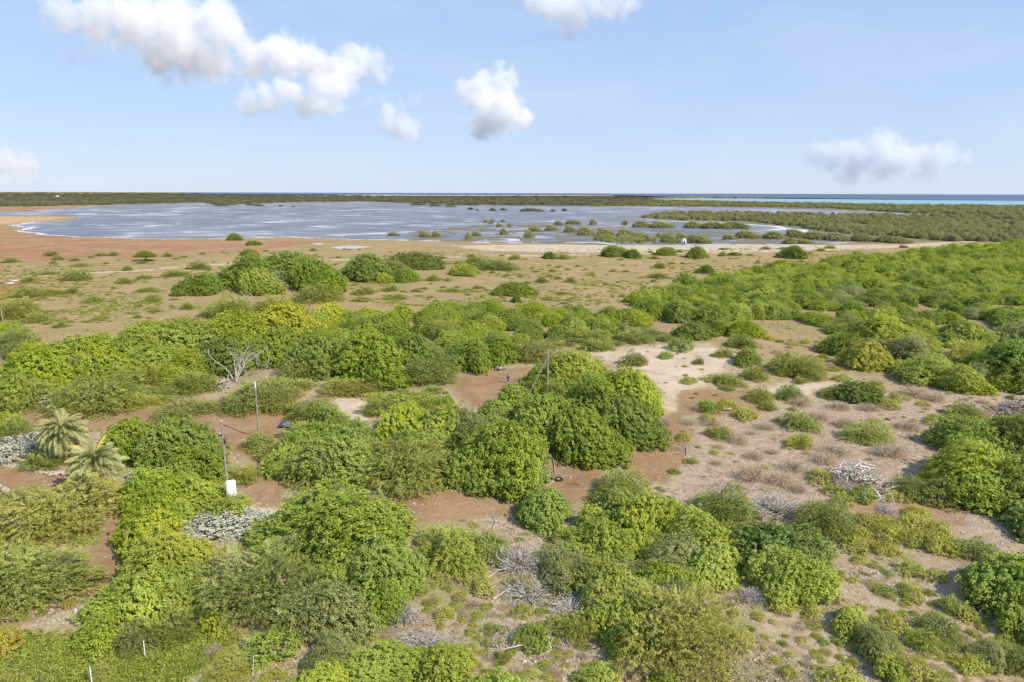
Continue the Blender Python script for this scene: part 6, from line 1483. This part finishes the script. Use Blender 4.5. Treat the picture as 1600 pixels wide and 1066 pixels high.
# ------------------------------------------------------------------ clouds
def cloud(label, blobs, dist, seed, gain=1.0, ntop=.54, amp=1.7, flat=None):
    """a volume of small droplets: a union of soft balls eaten away by noise; blobs in picture px (x, y, r)"""
    b = np.array(blobs, float); cx, cyy = b[:, 0].mean(), b[:, 1].mean()
    v = FWD * FPX + RT * (cx - 800) + UP * (533 - cyy); vn = v / np.linalg.norm(v)
    cen = np.array([0, 0, CAM_H]) + vn * dist; s = dist / np.linalg.norm(v) * 100.0     # one local unit = 100 px at that distance
    rg = RS(seed); dep = rg.normal(size=len(b)) * .12
    L = [((x - cx) / 100, dy, -(y - cyy) / 100, r / 100) for (x, y, r), dy in zip(b, dep)]
    bm = bmesh.new()
    for (x, y, z, r) in L:
        bmesh.ops.create_icosphere(bm, subdivisions=3, radius=r * 1.22, matrix=Matrix.Translation((x, y, z)))
    me = bpy.data.meshes.new('cloud'); bm.to_mesh(me); bm.free()
    tmp = bpy.data.objects.new('tmp', me); COL.objects.link(tmp); md = tmp.modifiers.new('r', 'REMESH'); md.mode = 'VOXEL'; md.voxel_size = .06
    dg = bpy.context.evaluated_depsgraph_get(); m2 = bpy.data.meshes.new_from_object(tmp.evaluated_get(dg)); bpy.data.objects.remove(tmp); bpy.data.meshes.remove(me); m2.name = 'cloud'
    mt = bpy.data.materials.new('cloud_droplets'); mt.use_nodes = True; nt = mt.node_tree; nt.nodes.clear(); out = nt.nodes.new('ShaderNodeOutputMaterial'); K = nt.links
    tc = N(nt, 'ShaderNodeTexCoord'); f = None
    n = N(nt, 'ShaderNodeTexNoise'); n.inputs['Scale'].default_value = 5.0; n.inputs['Detail'].default_value = 9; n.inputs['Roughness'].default_value = .68
    ad = N(nt, 'ShaderNodeVectorMath', operation='ADD'); ad.inputs[1].default_value = (seed * 3.7, seed * 1.3, 0); K.new(tc.outputs['Object'], ad.inputs[0]); K.new(ad.outputs[0], n.inputs['Vector'])
    pw = ad.outputs[0]; base = tc.outputs['Object']
    for sc_, am in ((1.5, .62), (4.5, .36)):
        w = N(nt, 'ShaderNodeTexNoise'); w.inputs['Scale'].default_value = sc_; w.inputs['Detail'].default_value = 3; K.new(pw, w.inputs['Vector'])
        w2 = N(nt, 'ShaderNodeVectorMath', operation='SUBTRACT'); K.new(w.outputs['Color'], w2.inputs[0]); w2.inputs[1].default_value = (.5, .5, .5)
        w3 = N(nt, 'ShaderNodeVectorMath', operation='MULTIPLY_ADD'); K.new(w2.outputs[0], w3.inputs[0]); w3.inputs[1].default_value = (am, am, am); K.new(base, w3.inputs[2]); base = w3.outputs[0]
    for (x, y, z, r) in L:
        d = N(nt, 'ShaderNodeVectorMath', operation='DISTANCE'); d.inputs[1].default_value = (x, y, z); K.new(base, d.inputs[0])
        e = math_n(nt, 'MULTIPLY_ADD', d.outputs['Value'], -1.0 / r, 1.0)
        f = e if f is None else math_n(nt, 'SMOOTH_MAX', f, e, .12)
    f = math_n(nt, 'ADD', f, math_n(nt, 'MULTIPLY', math_n(nt, 'SUBTRACT', n.outputs[0], ntop), amp))
    den = math_n(nt, 'MULTIPLY', ramp(nt, f, 0.0, .62), 4.9 * gain / s)
    pv = N(nt, 'ShaderNodeVolumeScatter'); pv.inputs['Color'].default_value = (1, 1, 1, 1); pv.inputs['Anisotropy'].default_value = 0.0
    K.new(den, pv.inputs['Density']); K.new(pv.outputs[0], out.inputs['Volume'])
    m2.materials.clear(); m2.materials.append(mt); o = link('cloud', m2); o.location = cen; o.scale = (s, s, s)
    o.rotation_euler = (0, 0, -math.atan2(v[0], v[1])); tag(o, label, 'cloud', 'clouds in the blue sky'); return o
def build_clouds():
    cloud('biggest white cumulus cloud at upper left', [(125, 38, 34), (175, 45, 40), (225, 52, 52), (275, 40, 56), (300, 70, 58), (345, 45, 48), (255, 88, 42), (330, 92, 40), (385, 80, 42), (430, 78, 46), (475, 80, 44), (505, 88, 30), (280, 14, 28), (345, 20, 26)], 9000, 1)
    cloud('small wispy cloud below the left end of the biggest cloud', [(118, 84, 20), (140, 80, 24), (102, 90, 12)], 9500, 2, .35, .58)
    cloud('long flat cloud below the right half of the biggest cloud', [(385, 158, 28), (415, 150, 32), (450, 142, 32), (490, 140, 34), (525, 132, 30), (480, 162, 26), (515, 158, 26)], 6800, 3, 1.0)
    cloud('ragged cloud rising right of the biggest cloud', [(540, 118, 32), (560, 98, 34), (585, 100, 26), (596, 112, 18), (530, 138, 22)], 7000, 4, .9)
    cloud('small rounded cloud left of the upright white cloud', [(606, 176, 28), (598, 192, 26), (622, 195, 30), (638, 200, 18)], 9800, 5, .8)
    cloud('upright bulging white cloud near the middle of the sky', [(745, 150, 34), (775, 140, 34), (783, 124, 24), (760, 178, 36), (790, 182, 36), (750, 198, 28), (808, 178, 24), (775, 200, 26), (820, 176, 16)], 10000, 6, 1.25)
    cloud('cloud cut by the top edge of the photo', [(835, -8, 26), (862, 2, 34), (890, 14, 40), (888, 36, 22), (925, 5, 36), (960, 2, 34), (985, 8, 26)], 8500, 7, .9)
    cloud('long cumulus cloud low over the sea at right', [(1290, 240, 30), (1320, 244, 32), (1350, 250, 34), (1378, 240, 36), (1405, 258, 32), (1435, 250, 32), (1462, 252, 30), (1482, 252, 22), (1340, 266, 24), (1440, 266, 24), (1385, 268, 24)], 24000, 8, .75, .50)
    cloud('low cloud at the left edge above the horizon', [(-15, 250, 34), (15, 248, 30), (42, 252, 24), (58, 258, 14)], 20000, 9, .7)
    cloud('faint flat cloud bank at the left edge near the horizon', [(10, 278, 30), (50, 276, 30), (90, 280, 28), (125, 282, 20), (-30, 278, 30)], 26000, 10, .2, .56)
    cloud('faint small wisp right of the long flat cloud', [(575, 158, 16), (595, 148, 16), (612, 142, 10)], 9600, 11, .2, .55)
    cloud('tiny wisp between ragged and rounded clouds', [(640, 150, 16), (652, 152, 12)], 9700, 12, .25, .55)

# ------------------------------------------------------------------ labels
LAND = [('two date palms', 130, 715), ('white utility cabinet', 362, 765), ('first utility pole', 352, 715), ('second utility pole', 400, 640), ('leaning double pole', 845, 585), ('old tyre', 873, 752), ('big heap of bleached branches', 1338, 748), ('grey branch heap', 1575, 638),
        ('person in the white cap', 795, 590), ('tall pale dead tree', 369, 568), ('white rag', 1136, 638), ('blue tarpaulin', 447, 662), ('white hut', 1067, 378), ('dark car', 1412, 384), ('umbrella-shaped lone tree', 228, 401), ('long pale puddle', 550, 387), ('concrete slabs', 20, 439), ('red soil patch', 1460, 810),
        ('large feathery thorn tree', 1050, 1000), ('white bare branches', 1074, 502), ('large dark olive thorn mound', 1243, 572), ('brown road', 720, 788), ('upper clump', 440, 425), ('large right-edge tree', 1570, 920), ('sandy clearing', 1060, 575), ('long dark olive bush', 778, 414), ('long lime-green bush', 800, 452), ('low bright dead wood', 830, 960), ('lone bright green shrub', 148, 467), ('thin bare sapling', 1362, 797), ('round lagoon shore bush', 367, 371)]
ORD = ['nearest', 'second nearest', 'third nearest', 'fourth nearest', 'fifth nearest', 'sixth nearest', 'seventh nearest', 'eighth nearest', 'ninth nearest', 'tenth nearest', 'eleventh nearest', 'twelfth nearest']
ORD += ['%s nearest' % w for w in ('thirteenth', 'fourteenth', 'fifteenth', 'sixteenth', 'seventeenth', 'eighteenth', 'nineteenth', 'twentieth')]
def finish_labels():
    cnt = {}; todo = []
    for p in PLANTS:
        if p['label']: p['o']['label'] = p['label']
        else:
            best = min(range(len(LAND)), key=lambda i: (LAND[i][1] - p['px']) ** 2 + ((LAND[i][2] - p['py']) * 1.6) ** 2); _, lx, ly = LAND[best]
            dx, dy = p['px'] - lx, (p['py'] - ly) * 1.6
            dr = ('to the right of' if dx > 0 else 'to the left of') if abs(dx) > abs(dy) else ('in front of' if dy > 0 else 'behind')
            todo.append((p['words'], best, dr, dx * dx + dy * dy, p))
    todo.sort(key=lambda a: a[3])
    ORD.extend('%dth nearest' % q for q in range(21, 60))
    for w, b, dr, _, p in todo:
        k = (w, b, dr); n = cnt.get(k, 0); cnt[k] = n + 1
        p['o']['label'] = '%s, %s %s the %s' % (w.replace('feathery ', '').replace('dense ', ''), ORD[min(n, len(ORD) - 1)], dr.replace('to the right of', 'right of').replace('to the left of', 'left of'), LAND[b][0]) if dr != 'behind' else '%s, %s behind the %s' % (w, ORD[min(n, len(ORD) - 1)], LAND[b][0])
    for p in PLANTS:
        g = p['group']
        if not g:
            c = p['o']['category']; g = {'tree': 'trees of the dry scrubland', 'shrub': 'shrubs of the dry scrubland', 'dry shrub': 'leafless shrubs of the dry flat', 'thorn bush': 'low thorn bushes of the scrubland', 'silver shrub': 'silvery shrubs by the yard'}.get(c, 'plants of the dry scrubland')
        p['o']['group'] = g

# ------------------------------------------------------------------ build everything
build_ground()
build_water()
build_mangroves()
build_masses()
build_plain_scrub()
build_ground_stuff()
build_deadwood()
build_palms()
build_poles()
build_things()
build_person()
build_clouds()
finish_labels()
from collections import Counter
_c = Counter(p['o']['category'] for p in PLANTS)
print('PLANT COUNT', dict(_c), 'objects', len(bpy.data.objects), 'tris', sum(len(m_.loops) - 2 * len(m_.polygons) for m_ in bpy.data.meshes))
